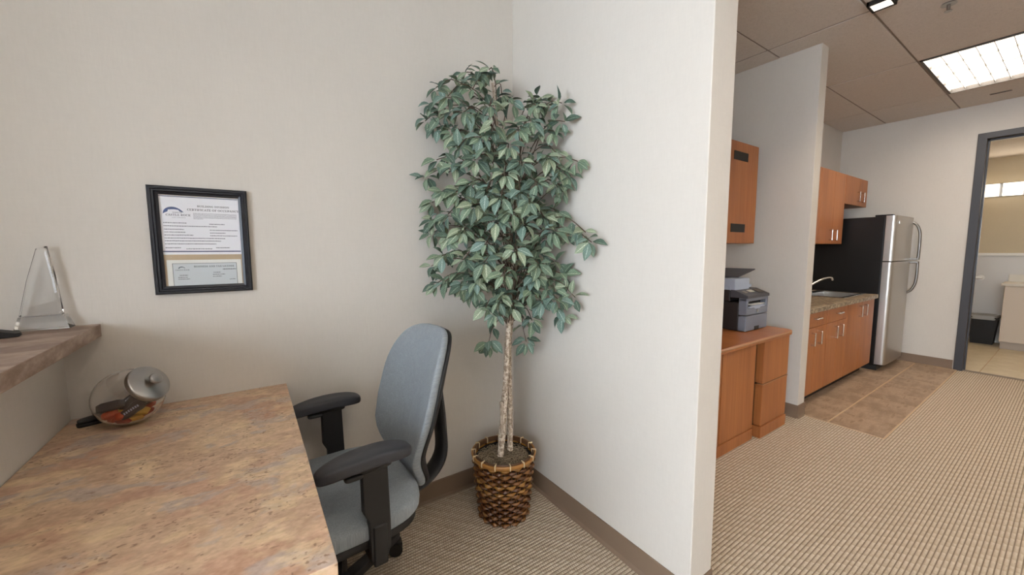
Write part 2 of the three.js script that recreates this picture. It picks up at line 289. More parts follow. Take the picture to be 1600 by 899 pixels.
// kitchenette tile floor
{
  const x0 = XWE - 0.02, x1 = XR, z1 = -0.675;
  const f = struct('floor_kitchenette', bx(x0, x1, 0, 0.002, ZB, z1), M.grout, 'brown stone tiles with pale grout set into the carpet');
  const mats = tileTex.map((t) => S({ map: t, roughness: 0.5 })), r = rng(3);
  for (let j = 0; j < 4; j++) for (let i = 0; i < 9; i++) {
    const a = x0 + 0.006 + i * 0.305, b = Math.min(a + 0.3, x1), d = z1 - 0.008 - j * 0.315, c = Math.max(d - 0.303, ZB); if (b - a < 0.02 || d - c < 0.02) continue;
    const g = bx(a, b, 0.001, 0.006, c, d, 0.0012), uv = g.attributes.uv, ou = r(), ov = r(); for (let k = 0; k < uv.count; k++) uv.setXY(k, uv.getX(k) + ou, uv.getY(k) + ov);
    part('tile', g, mats[(r() * 2) | 0], f);
  }
}

// ---------------------------------------------------------------- reception desk, counter shelf
{
  struct('wall_reception', bx(-0.64, -0.512, 0, 1.02, ZB, -0.66), M.wall, 'low beige wall carrying the counter shelf');
  const sh = thing('counter_shelf', 'brown laminate counter shelf along the top of low wall', 'shelf', [-0.61, 1.02, (ZB - 0.64) / 2]);
  const L = (-0.64 - ZB) / 2 - 0.001;
  part('top', bx(-0.19, 0.19, 0.0005, 0.042, -L, L, 0.002), M.shelf, sh);
  const t = thing('reception_desk', 'tan and peach stone-look laminate desktop below the counter shelf', 'desk', [-0.205, 0, -1.27]);
  const x0 = -0.305, x1 = 0.304, z0 = ZB + 1.271, z1 = 0.575;
  const dg = bx(x0, x1, 0.715, 0.755, z0, z1, 0.002); { const uv = dg.attributes.uv; for (let k = 0; k < uv.count; k++) uv.setXY(k, uv.getX(k) + 0.37, uv.getY(k) + 0.21); }
  part('desktop', dg, M.desk, t);
  part('end_panel', bx(x0 + 0.01, x1 - 0.07, 0.001, 0.715, z1 - 0.06, z1 - 0.04), M.wood, t);
  part('end_panel', bx(x0 + 0.01, x1 - 0.07, 0.001, 0.715, z0 + 0.002, z0 + 0.022), M.wood, t);
  part('modesty_panel', bx(x0 + 0.01, x0 + 0.03, 0.25, 0.715, z0 + 0.022, z1 - 0.06), M.wood, t);
  part('slide_tray', bx(x1 - 0.2, x1 + 0.008, 0.69, 0.714, 0.0, 0.1, 0.003), M.white, t, 'white edge of a tray under the desktop');
}
// ---------------------------------------------------------------- framed certificate
function paper(w, h, draw) {
  const c = document.createElement('canvas'); c.width = w; c.height = h; const g = c.getContext('2d'); draw(g, w, h);
  const t = new THREE.CanvasTexture(c); t.colorSpace = THREE.SRGBColorSpace; t.magFilter = THREE.LinearFilter; return S({ map: t, roughness: 0.8 });
}
function scribble(g, x, y, w, h, r, col) {                           // lines of print too small to read
  g.fillStyle = col; let p = x; while (p < x + w) { const l = 6 + r() * 26; g.fillRect(p, y + (r() - 0.5) * 2, Math.min(l, x + w - p), h); p += l + 5; }
}
function arch(g, cx, cy, s, col) {
  g.fillStyle = col; g.beginPath(); g.moveTo(cx - s, cy); g.bezierCurveTo(cx - s, cy - s * 0.6, cx - s * 0.5, cy - s * 0.85, cx - s * 0.1, cy - s * 0.85); g.bezierCurveTo(cx + s * 0.4, cy - s * 0.85, cx + s * 0.8, cy - s * 0.5, cx + s, cy - s * 0.2);
  g.lineTo(cx + s * 0.6, cy - s * 0.3); g.lineTo(cx + s * 0.5, cy - s * 0.5); g.lineTo(cx + s * 0.1, cy - s * 0.56); g.lineTo(cx - s * 0.15, cy - s * 0.54); g.lineTo(cx - s * 0.5, cy - s * 0.5); g.lineTo(cx - s * 0.55, cy - s * 0.28); g.lineTo(cx - s * 0.85, cy - s * 0.12); g.closePath(); g.fill();
}
function plainUV(geo, x0, x1, y0, y1) { const g = new THREE.BoxGeometry(x1 - x0, y1 - y0, 0.0006); g.translate((x0 + x1) / 2, (y0 + y1) / 2, 0); return g; }
{
  const cx = -0.1345, cy = 1.338, t = thing('framed_certificate', 'dark framed certificate and licence hanging on the beige wall', 'picture frame', [cx, cy, ZB]);
  const W = 0.141, H = 0.1885, w = 0.0285;
  const prof = [[0, 0.001], [0, 0.017], [0.004, 0.021], [0.010, 0.021], [0.012, 0.017], [0.017, 0.017], [0.021, 0.0125], [w, 0.010], [w, 0.001]];
  const rail = (len) => {                                            // mitred moulding along x, outer edge at y = 0, inwards is -y
    const pos = [], idx = []; prof.forEach(([a, d]) => { pos.push(-len + a, -a, d, len - a, -a, d); }); const n = prof.length;
    for (let i = 0; i < n; i++) { const j = (i + 1) % n; idx.push(2 * i, 2 * j, 2 * i + 1, 2 * i + 1, 2 * j, 2 * j + 1); }
    const g = new THREE.BufferGeometry(); g.setAttribute('position', new THREE.Float32BufferAttribute(pos, 3)); g.setIndex(idx); g.computeVertexNormals();
    const u = toCreasedNormals(g, 0.4); u.setAttribute('uv', new THREE.BufferAttribute(new Float32Array(u.attributes.position.count * 2), 2)); return u;
  };
  const two = M.frame; two.side = THREE.DoubleSide;
  part('moulding', rail(W).translate(0, H, 0), two, t); part('moulding', rail(W).rotateZ(Math.PI).translate(0, -H, 0), two, t);
  part('moulding', rail(H).rotateZ(Math.PI / 2).translate(-W, 0, 0), two, t); part('moulding', rail(H).rotateZ(-Math.PI / 2).translate(W, 0, 0), two, t);
  part('backing_board', bx(-W + 0.02, W - 0.02, -H + 0.02, H - 0.02, 0.0008, 0.003), S({ color: '#b8a283', roughness: 0.9 }), t, 'tan backing board');
  const r = rng(77), ink = '#6f6f78';
  const cert = paper(1100, 970, (g, w2, h2) => {
    g.fillStyle = '#e6e6ea'; g.fillRect(0, 0, w2, h2);
    g.fillStyle = '#3c4668'; g.fillRect(10, h2 - 62, w2 - 20, 20); g.fillRect(10, 10, w2 - 20, 12);
    arch(g, 190, 300, 135, '#2e4474');
    g.fillStyle = '#4a4a55'; g.textAlign = 'center'; g.font = 'bold 26px serif'; g.fillText('TOWN OF', 240, 285); g.font = 'bold 46px serif'; g.fillText('CASTLE ROCK', 250, 332); g.font = '24px serif'; g.fillText('C O L O R A D O', 255, 366);
    g.fillStyle = '#3a3a40'; g.font = 'bold 44px serif'; g.fillText('BUILDING DIVISION', 735, 175); g.font = 'bold 48px serif'; g.fillText('CERTIFICATE OF OCCUPANCY', 735, 238);
    for (let k = 0; k < 6; k++) scribble(g, 450, 275 + k * 18, k === 5 ? 130 : 610, 8, r, '#8d8d94');
    [[50, 440, 300], [660, 448, 220], [50, 490, 720], [50, 545, 260], [660, 550, 400], [50, 592, 280], [660, 597, 220], [50, 640, 380], [660, 644, 390], [50, 690, 820], [50, 735, 760], [50, 785, 690], [50, 850, 200], [320, 868, 360], [730, 850, 200]].forEach(([x, y, l]) => scribble(g, x, y, l, 13, r, ink));
  });
  part('certificate', plainUV(0, -0.116, 0.113, -0.049, H - 0.03).translate(0, 0, 0.0042), cert, t, 'white certificate with a blue arch emblem');
  const card = paper(1000, 440, (g, w2, h2) => {
    g.fillStyle = '#dcdcd6'; g.fillRect(0, 0, w2, h2); g.fillStyle = '#c3c9cc'; g.fillRect(70, 60, 860, 380); g.strokeStyle = '#55605e'; g.lineWidth = 7; g.strokeRect(70, 60, 860, 420);
    arch(g, 185, 150, 46, '#3d4a5a'); g.fillStyle = '#4c5258'; g.textAlign = 'center'; g.font = 'bold 26px serif'; g.fillText('CASTLE ROCK', 190, 178);
    g.font = 'bold 38px serif'; g.fillStyle = '#30363a'; g.fillText('BUSINESS AND TAX LICENSE', 620, 128);
    scribble(g, 730, 160, 190, 14, r, '#5c6266'); [[150, 250, 110], [130, 285, 120], [130, 315, 150], [600, 215, 100], [590, 250, 170], [590, 285, 120], [820, 340, 90]].forEach(([x, y, l]) => scribble(g, x, y, l, 12, r, '#6c7276'));
  });
  part('licence_card', plainUV(0, -0.106, 0.109, -H + 0.026, -0.068).translate(0, 0, 0.0052), card, t, 'pale licence card below the certificate');
  part('glazing', bx(-W + w - 0.004, W - w + 0.004, -H + w - 0.004, H - w + 0.004, 0.0085, 0.0097), M.glass, t);
}
// ---------------------------------------------------------------- office chair (local: forward is -x)
{
  const t = thing('office_chair', 'grey fabric office chair with black armrests pulled up to desk', 'chair', [0.203, 0, -1.40], 3.5 * D2R);
  // seat
  const dip = (v) => { v.y += -0.012 * Math.exp(-((v.x / 0.13) ** 2 + (v.z / 0.15) ** 2)) - 0.03 * sstep(0.12, 0.26, -v.x); };
  part('seat', superE(0.25, 0.045, 0.262, 0.5, 0.55, 'y', dip).translate(0, 0.455, 0), M.fabric, t);
  part('seat_shell', superE(0.235, 0.022, 0.245, 0.4, 0.5, 'y').translate(0.0, 0.405, 0), M.plastic, t);
  // backrest, wrapped round the sitter
  const shape = (v) => {
    const h = v.y / 0.30;                                            // -1 bottom, 1 top
    v.z *= 1 - 0.42 * sstep(0.0, -1, h) - 0.06 * sstep(0.3, 1, h);
    v.x += -0.075 * (v.z / 0.23) ** 2 - 0.035 * Math.exp(-(((h + 0.45) / 0.35) ** 2)) + 0.05 * h + 0.03 * h * h;
  };
  part('backrest', superE(0.026, 0.30, 0.224, 0.55, 0.52, 'x', shape, 64, 24).translate(0.318, 0.704, 0), M.fabric, t);
  part('back_shell', superE(0.014, 0.292, 0.216, 0.5, 0.52, 'x', shape, 64, 16).translate(0.343, 0.704, 0), M.plastic, t);
  // J-shaped back support, a flat bar
  const jp = new THREE.CatmullRomCurve3([V(0.06, 0.375, 0), V(0.2, 0.37, 0), V(0.33, 0.39, 0), V(0.40, 0.46, 0), V(0.405, 0.6, 0), V(0.39, 0.76, 0)]);
  const jg = new THREE.TubeGeometry(jp, 40, 0.02, 10); { const p = jg.attributes.position; for (let i = 0; i < p.count; i++) p.setZ(i, p.getZ(i) * 2.1); jg.computeVertexNormals(); }
  part('back_support', jg, M.plastic, t);
  for (const s of [-1, 1]) {
    const z = s * 0.262;
    const pad = superE(0.138, 0.021, 0.046, 0.45, 0.62, 'y', (v) => { const k = v.x / 0.138; v.z *= 1 - 0.16 * sstep(0, -1, k); v.y += -0.016 * k * k + 0.004 * k; }, 48, 16);
    part('armrest_pad', pad.translate(0.03, 0.695, z), M.armPad, t);
    part('armrest_bracket', superE(0.06, 0.011, 0.028, 0.4, 0.5, 'y').translate(0.045, 0.668, z), M.plastic, t);
    part('armrest_lever', superE(0.026, 0.007, 0.016, 0.5, 0.6, 'y').translate(-0.01, 0.659, z + 0.02), M.plastic, t);
    const post = extr([[-0.005, 0.665], [0.062, 0.665], [0.066, 0.48], [0.066, 0.40], [0.055, 0.372], [0.012, 0.372], [0.01, 0.50], [-0.005, 0.53]], 0.022, 0.004).translate(0.025, 0, z - 0.011);
    part('armrest_post', uvm(post), M.plastic, t);
    part('armrest_sleeve', bx(0.04, 0.082, 0.35, 0.48, z - 0.02, z + 0.02, 0.006), M.plastic, t);
    part('armrest_arm', bx(0.035, 0.085, 0.352, 0.385, Math.min(0, z), Math.max(0, z), 0.008), M.plastic, t);
  }
  part('tilt_mechanism', bx(-0.1, 0.12, 0.33, 0.395, -0.075, 0.075, 0.02), M.plastic, t);
  const kb = tube([[-0.02, 0.36, 0.07], [-0.03, 0.36, 0.16], [-0.05, 0.355, 0.25]], 0.007, 12, 8); part('height_lever', [kb, superE(0.028, 0.006, 0.016, 0.5, 0.6, 'y').translate(-0.055, 0.354, 0.26)], M.plastic, t);
  part('tension_knob', cyl(0.03, 0.026, 0.06, 20, [-0.05, 0.30, 0.03]), M.plastic, t);
  part('gas_lift', [cyl(0.027, 0.025, 0.24, 24, [0, 0.21, 0]), cyl(0.014, 0.014, 0.06, 16, [0, 0.34, 0])], M.black, t);
  part('hub', cyl(0.05, 0.04, 0.07, 24, [0, 0.105, 0]), M.plastic, t);
  for (let k = 0; k < 5; k++) {
    const a = -0.53 + k * 2 * Math.PI / 5, c = Math.cos(a), s = Math.sin(a), leg = new THREE.BufferGeometry();
    const g = superE(0.15, 0.018, 0.026, 0.4, 0.35, 'y', (v) => { const q = (v.x + 0.15) / 0.3; v.z *= 1.1 - 0.45 * q; v.y += -0.03 * q; }, 24, 8).translate(0.17, 0.11, 0); g.rotateY(-a);
    const l = part('base_leg', g, M.plastic, t);
    const cx = 0.3 * c, cz = 0.3 * s, ra = a + 0.9 + k * 0.7, rc = Math.cos(ra), rs = Math.sin(ra);
    const caster = part('caster', [cyl(0.006, 0.006, 0.05, 8, [cx, 0.075, cz]), superE(0.026, 0.02, 0.012, 0.8, 0.8, 'y', null, 16, 8).translate(cx, 0.055, cz)], M.plastic, t);
    for (const q of [-1, 1]) part('wheel', cyl(0.028, 0.028, 0.016, 20, [0, 0, 0], [Math.PI / 2, -ra, 0]).translate(cx - rs * q * 0.014, 0.0285, cz + rc * q * 0.014), M.black, caster);
  }
}

// ---------------------------------------------------------------- basket planter and artificial ficus
const POT = [0.985, 0, -1.535];
{
  const t = thing('basket_planter', 'round woven brown wicker basket holding the ficus tree in corner', 'planter', POT);
  const H = 0.315, R = (y) => 0.118 + 0.03 * (y / H), r = rng(9), rows = 17, nw = 15;
  for (let k = 0; k < rows; k++) {
    const y = 0.011 + k * (H - 0.03) / (rows - 1), ph = (k % 2) * Math.PI, pts = [], n = nw * 8;
    for (let i = 0; i < n; i++) { const a = i / n * 2 * Math.PI, w = Math.cos(a * nw + ph), q = R(y) + 0.0065 * w; pts.push(V(q * Math.cos(a), y + 0.0008 * Math.sin(a * 3 + k), q * Math.sin(a))); }
    const g = new THREE.TubeGeometry(new THREE.CatmullRomCurve3(pts, true), n, 0.0058, 6, true); { const p = g.attributes.position; for (let i = 0; i < p.count; i++) { const w = 0.5 + 0.5 * Math.cos(Math.atan2(p.getZ(i), p.getX(i)) * nw + ph); p.setY(i, y + (p.getY(i) - y) * (0.85 + 0.85 * w)); } g.computeVertexNormals(); }
    part('weaver', g, M.wicker[(r() * 3) | 0], t);
  }
  for (let k = 0; k < 2 * nw; k++) { const a = k * Math.PI / nw; part('stake', tube([[R(0) * Math.cos(a), 0.004, R(0) * Math.sin(a)], [R(H) * Math.cos(a), H - 0.01, R(H) * Math.sin(a)]], 0.0035, 1, 5), M.wicker[2], t); }
  part('liner', new THREE.LatheGeometry([[0.0, 0.003], [0.108, 0.003], [0.136, H - 0.02], [0.134, H - 0.02], [0.106, 0.006], [0, 0.006]].map((p) => new THREE.Vector2(...p)), 40), M.dark, t);
  const ring = (rad, y, w, h) => new THREE.LatheGeometry([[rad - w, y - h], [rad + w, y - h], [rad + w * 1.25, y], [rad + w, y + h], [rad - w, y + h], [rad - w, y - h]].map((p) => new THREE.Vector2(...p)), 64);
  part('rim', ring(0.1535, H - 0.004, 0.0035, 0.009), M.bamboo, t, 'light bamboo outer rim'); part('rim', ring(0.143, H - 0.002, 0.0035, 0.011), M.bambooDark, t, 'dark inner rim');
  for (let k = 0; k < 14; k++) { const a = k * 2 * Math.PI / 14 + 0.15; part('binding', bx(0.136, 0.160, H - 0.016, H + 0.012, -0.0026, 0.0026, 0.002).rotateY(-a), M.binding, t); }
  const moss = superE(0.137, 0.02, 0.137, 1, 1, 'y', (v) => { v.y += 0.008 * Math.sin(v.x * 60) * Math.cos(v.z * 50); }, 48, 12).translate(0, H - 0.047, 0); part('soil', moss, M.moss, t);
  const fr = rng(21), fib = [];
  for (let k = 0; k < 420; k++) { const a = fr() * 6.283, q = 0.132 * Math.sqrt(fr()), x = q * Math.cos(a), z = q * Math.sin(a), y = H - 0.032 + 0.012 * Math.sqrt(Math.max(0, 1 - (q / 0.137) ** 2)), b = fr() * 6.283, l = 0.012 + 0.02 * fr(); const e = Math.hypot(x + l * Math.cos(b), z + l * Math.sin(b)) > 0.135 ? -1 : 1; fib.push(tube([[x, y, z], [x + e * l * 0.5 * Math.cos(b), y + 0.004 + 0.008 * fr(), z + e * l * 0.5 * Math.sin(b)], [x + e * l * Math.cos(b), y + 0.002, z + e * l * Math.sin(b)]], 0.0009, 3, 3)); }
  const fm = part('moss', fib, M.mossFibre, t, 'grey brown dried moss'); fm.userData.kind = 'stuff';
}
{
  const t = thing('ficus_tree', 'artificial ficus tree with pale bark and grey green leaves', 'tree', [POT[0], 0.29, POT[2]]);
  const org = V(POT[0], 0.29, POT[2]), rel = (p) => p.clone().sub(org);
  const D0 = 1.823;
  // two stems
  const stemA = [[782, 712], [786, 660], [790, 600], [793, 540], [796, 480], [797, 420], [794, 350], [786, 270], [776, 190], [770, 130]].map(([x, y], i) => pixelAt(x, y, D0 - 0.012));
  const stemB = [[797, 703], [797, 650], [796, 600], [796, 540], [801, 480], [806, 420], [808, 350], [808, 280], [815, 220]].map(([x, y], i) => pixelAt(x, y, D0 + 0.03));
  const stem = (pts, r0, r1, name) => {
    const c = new THREE.CatmullRomCurve3(pts.map(rel)), n = 60, rad = 10, g = new THREE.TubeGeometry(c, n, 1, rad), p = g.attributes.position, q = V(0, 0, 0), uv = g.attributes.uv, r = rng(name.length);
    for (let i = 0; i <= n; i++) { c.getPointAt(i / n, q); const w = (r0 + (r1 - r0) * i / n) * (0.92 + 0.2 * r()); for (let j = 0; j <= rad; j++) { const k = i * (rad + 1) + j; p.setXYZ(k, q.x + (p.getX(k) - q.x) * w, q.y + (p.getY(k) - q.y) * w, q.z + (p.getZ(k) - q.z) * w); uv.setXY(k, uv.getY(k), uv.getX(k) * 5); } }
    g.computeVertexNormals(); part('trunk', g, M.bark, t); return new THREE.CatmullRomCurve3(pts);
  };
  const cA = stem(stemA, 0.0165, 0.006, 'a'), cB = stem(stemB, 0.0135, 0.005, 'bb');
  const stub = pixelAt(783, 628, D0 - 0.03); part('stub', tube([rel(pixelAt(784, 690, D0 - 0.02)), rel(pixelAt(784, 655, D0 - 0.026)), rel(stub)], 0.008, 8, 8), M.bark, t);
  // where sprays end in the photograph: pixel, offset in depth
  const r = rng(4242), tips = [
    [763, 98, 0], [741, 106, -0.05], [718, 106, 0.02], [675, 128, 0.05], [664, 156, 0], [656, 182, 0.03], [672, 192, -0.08], [784, 136, 0.08], [845, 150, -0.05], [884, 152, 0], [890, 182, 0.03],
    [913, 248, 0], [902, 272, -0.04], [651, 276, 0.03], [664, 318, 0.02], [878, 232, -0.1], [886, 262, -0.15], [893, 300, 0], [662, 372, 0.02], [925, 368, 0], [934, 384, 0.02], [666, 424, -0.03], [676, 452, -0.06],
    [713, 456, -0.1], [905, 474, 0], [887, 505, -0.04], [853, 482, -0.1], [762, 548, -0.06], [824, 545, 0.06], [834, 512, 0.02], [737, 462, -0.12], [757, 492, -0.15], [773, 502, -0.14], [899, 372, -0.06], [880, 420, -0.02], [892, 440, 0],
    [700, 150, -0.14], [725, 175, -0.2], [705, 210, -0.12], [795, 225, -0.26], [830, 190, -0.16], [838, 165, -0.1], [865, 205, -0.1], [840, 285, -0.25], [828, 315, -0.28], [783, 308, -0.28], [705, 260, -0.2], [690, 300, -0.12], [700, 335, -0.18], [735, 285, -0.24], [770, 255, -0.2],
    [690, 400, -0.14], [725, 405, -0.2], [788, 432, -0.24], [775, 345, -0.26], [760, 380, -0.22], [820, 350, -0.2], [850, 340, -0.15], [870, 330, -0.08], [845, 395, -0.12], [865, 450, -0.12], [830, 455, -0.14], [745, 440, -0.18], [800, 480, -0.12], [720, 360, -0.2], [682, 250, -0.05], [860, 245, -0.18], [815, 255, -0.26], [750, 215, -0.22], [738, 140, -0.12], [765, 165, -0.14], [800, 160, -0.05], [810, 200, -0.18], [740, 320, -0.24], [805, 390, -0.24], [672, 345, -0.04], [695, 440, -0.1], [840, 430, -0.16], [875, 290, -0.14], [780, 470, -0.18],
    [868, 360, -0.2], [856, 372, -0.12], [842, 412, -0.2], [872, 468, -0.14], [712, 300, -0.22], [716, 230, -0.18], [688, 180, -0.1], [756, 410, -0.24], [700, 372, -0.18], [742, 250, -0.24], [800, 330, -0.26], [812, 298, -0.24], [760, 300, -0.26], [790, 270, -0.26], [770, 200, -0.2],
  ];
  // the far side of the crown, towards the corner
  for (let k = 0; k < 22; k++) { const y = 150 + r() * 310, w = 52 + 26 * Math.sin((y - 100) / 380 * Math.PI), x = 785 + (r() * 2 - 1) * w; tips.push([x, y, 0.04 + 0.14 * r()]); }
  const tints = [['#566a57', '#a9b59a'], ['#677b63', '#bec5a8'], ['#7f8d73', '#ced2b6'], ['#43574a', '#8fa089'], ['#627a6e', '#b2bfb0']];
  const hex = (h) => [1, 3, 5].map((i) => parseInt(h.slice(i, i + 2), 16));
  const mats = tints.map(([a, b]) => { const m = S({ map: leafTex(hex(a), hex(b)), roughness: 0.62, side: THREE.DoubleSide }); return m; });
  function leafGeo(curl, fold) {                                      // blade along +y, upper face +z, unit length
    const rowsN = 5, pos = [], uv = [], idx = [];
    const wd = [0.03, 0.34, 0.49, 0.45, 0.25, 0.0];
    for (let i = 0; i <= rowsN; i++) { const v = i / rowsN, y = Math.sin(v * curl) / curl, z = (Math.cos(v * curl) - 1) / curl; for (let j = -1; j <= 1; j++) { pos.push(j * wd[i] * 0.5, y, z + (j ? fold * wd[i] * 0.5 : 0)); uv.push(0.5 + j * 0.5, v); } }
    for (let i = 0; i < rowsN; i++) for (let j = 0; j < 2; j++) { const k = i * 3 + j; idx.push(k, k + 1, k + 4, k, k + 4, k + 3); }
    const g = new THREE.BufferGeometry(); g.setAttribute('position', new THREE.Float32BufferAttribute(pos, 3)); g.setAttribute('uv', new THREE.Float32BufferAttribute(uv, 2)); g.setIndex(idx); g.computeVertexNormals(); return g;
  }
  const geos = [leafGeo(0.5, 0.25), leafGeo(0.9, 0.4), leafGeo(0.25, 0.55)];
  const leaves = [];
  const inRoom = (p, m = 0.045) => p.x < XP - m && p.z > ZB + m;
  const addLeaf = (at, dir, up, len) => {
    const y = dir.clone().normalize(), z = up.clone().addScaledVector(y, -up.dot(y)).normalize(), x = y.clone().cross(z), end = at.clone().addScaledVector(y, len);
    if (!inRoom(end, 0.026) || !inRoom(at, 0.026)) return;
    const m = new THREE.Matrix4().makeBasis(x, y, z).scale(V(len * (0.9 + 0.2 * r()), len, len)); m.setPosition(rel(at));
    leaves.push({ m, k: (r() * 3) | 0, t: (r() * tints.length) | 0, d: at.distanceTo(camera.position) });
  };
  const bary = (a, b, s) => a + (b - a) * s;
  tips.forEach(([px0, py0, dd], n) => {
    const back = n < 36 ? 11 / Math.hypot(785 - px0, 300 - py0) : 0, px = px0 + (785 - px0) * back, py = py0 + (300 - py0) * back;   // rosette leaves reach past the end of the twig
    let T = pixelAt(px, py, D0 + dd), D = D0 + dd; while (!inRoom(T, 0.05)) { D -= 0.01; T = pixelAt(px, py, D); }
    const c = px > 800 ? cB : cA, startY = Math.max(0.95, Math.min(T.y - 0.02 - 0.28 * r(), 2.05));
    let S0 = c.getPoint(0), best = 9; for (let i = 0; i <= 80; i++) { const q = c.getPoint(i / 80); if (Math.abs(q.y - startY) < best) { best = Math.abs(q.y - startY); S0 = q; } }
    const out = T.clone().sub(S0), len = out.length(), side = V(r() - 0.5, 0, r() - 0.5).multiplyScalar(0.06);
    const m1 = S0.clone().addScaledVector(out, 0.35).add(side); m1.y += 0.05 + 0.12 * len; const m2 = S0.clone().addScaledVector(out, 0.75); m2.y += 0.05 + 0.08 * len;
    for (const q of [m1, m2]) { q.x = Math.min(q.x, XP - 0.05); q.z = Math.max(q.z, ZB + 0.05); }
    const cv = new THREE.CatmullRomCurve3([S0, m1, m2, T]), bg = new THREE.TubeGeometry(new THREE.CatmullRomCurve3([S0, m1, m2, T].map(rel)), 14, 0.0022, 5);
    part('branch', bg, M.twig, t);
    const toEye = camera.position.clone().sub(T).setY(0).normalize(), right = V(-toEye.z, 0, toEye.x), up = V(0, 1, 0);
    const steps = Math.max(3, Math.floor(len * 0.75 / 0.03));
    for (let i = 0; i < steps; i++) {
      const s = 0.2 + 0.72 * (i / steps), at = cv.getPoint(s), tan = cv.getTangent(s), az = i * 2.4 + n, lat = V(-tan.z, 0, tan.x).normalize();
      const d = tan.clone().multiplyScalar(0.35 + 0.5 * r()).addScaledVector(lat, (i % 2 ? 1 : -1) * (0.6 + 0.5 * r())).add(V(0.3 * (r() - 0.5), -0.5 * r() + 0.45 * Math.sin(az), 0.3 * (r() - 0.5)));
      addLeaf(at.addScaledVector(d, 0.008), d, V(0.9 * (r() - 0.5), 0.8, 0.9 * (r() - 0.5)).addScaledVector(toEye, 0.7 * r()), 0.05 + 0.03 * r());
    }
    const tan = cv.getTangent(1), k0 = 5 + ((r() * 3) | 0), a0 = r() * 6.28, tilt = (r() - 0.5) * 0.9, drop = 0.25 + 0.5 * r();
    for (let k = 0; k < k0; k++) {                                   // the rosette at the end of a spray
      const a = a0 + (k + 0.3 * (r() - 0.5)) * 6.283 / k0, d = V(0, -drop, 0).addScaledVector(right, Math.cos(a)).addScaledVector(up, Math.sin(a) * 0.8).addScaledVector(toEye, 0.25 + 0.5 * (r() - 0.5) + tilt * Math.cos(a)).addScaledVector(tan, 0.25);
      const nrm = toEye.clone().multiplyScalar(0.55).addScaledVector(up, 0.6).addScaledVector(right, 0.9 * (r() - 0.5)).add(V(0.5 * (r() - 0.5), 0.5 * (r() - 0.5), 0.5 * (r() - 0.5)));
      addLeaf(T.clone().addScaledVector(d, 0.010).addScaledVector(tan, -0.022 * r()), d, nrm, 0.048 + 0.034 * r());
    }
  });
  leaves.sort((a, b) => a.d - b.d);
  leaves.slice(0, 298).forEach((l) => { const m = part('leaf', geos[l.k], mats[l.t % mats.length], t); m.applyMatrix4(l.m); });
  const rest = leaves.slice(298), list = mats.map(() => []);
  const soup = mats.map((m, i) => rest.filter((l) => l.t % mats.length === i).map((l) => geos[l.k].clone().applyMatrix4(l.m)));
  const all = soup.filter((s) => s.length).map((s) => merge(s)), fol = mergeGeometries(all, true), fm = new THREE.Mesh(fol, mats.filter((m, i) => soup[i].length));
  fm.name = 'foliage'; fm.castShadow = fm.receiveShadow = true; fm.userData.kind = 'stuff'; fm.userData.label = 'inner leaves of the crown'; t.add(fm);
  console.log('leaves', leaves.length);
}

// ---------------------------------------------------------------- things on counter shelf and desk
{
  const t = thing('crystal_award', 'clear crystal obelisk award on counter shelf against the wall', 'award', [-0.535, 1.0625, -1.7925]);
  const taper = (a, b, c, d, h) => { const g = new THREE.CylinderGeometry(1, 1, 1, 4, 1); g.rotateY(Math.PI / 4); const p = g.attributes.position; for (let i = 0; i < p.count; i++) { const up = p.getY(i) > 0, sx = Math.sign(Math.round(p.getX(i) * 1.5)), sz = Math.sign(Math.round(p.getZ(i) * 1.5)); p.setXYZ(i, sx * (up ? c : a), up ? h : 0, sz * (up ? d : b)); } const q = g.toNonIndexed(); q.computeVertexNormals(); return q; };
  part('base', taper(0.058, 0.0235, 0.047, 0.018, 0.042), M.crystal, t);
  const ob = extr([[-0.042, 0], [0.036, 0], [0.028, 0.11], [0.018, 0.2], [0.006, 0.195], [-0.02, 0.1]], 0.012, 0.006).translate(0, 0.0485, -0.006);
  part('obelisk', uvm(ob), M.crystal, t);
}
{
  const t = thing('card_holder', 'black slanted card holder lying on counter shelf near award', 'card holder', [-0.600, 1.0625, -1.69], 0.35);
  part('tray', extr([[-0.06, 0], [0.04, 0], [0.045, 0.004], [-0.045, 0.034], [-0.06, 0.03]], 0.07, 0.0015).translate(0, 0.0016, -0.035), M.black, t);
  part('lip', bx(0.03, 0.045, 0.003, 0.010, -0.035, 0.035, 0.002), M.black, t);
}
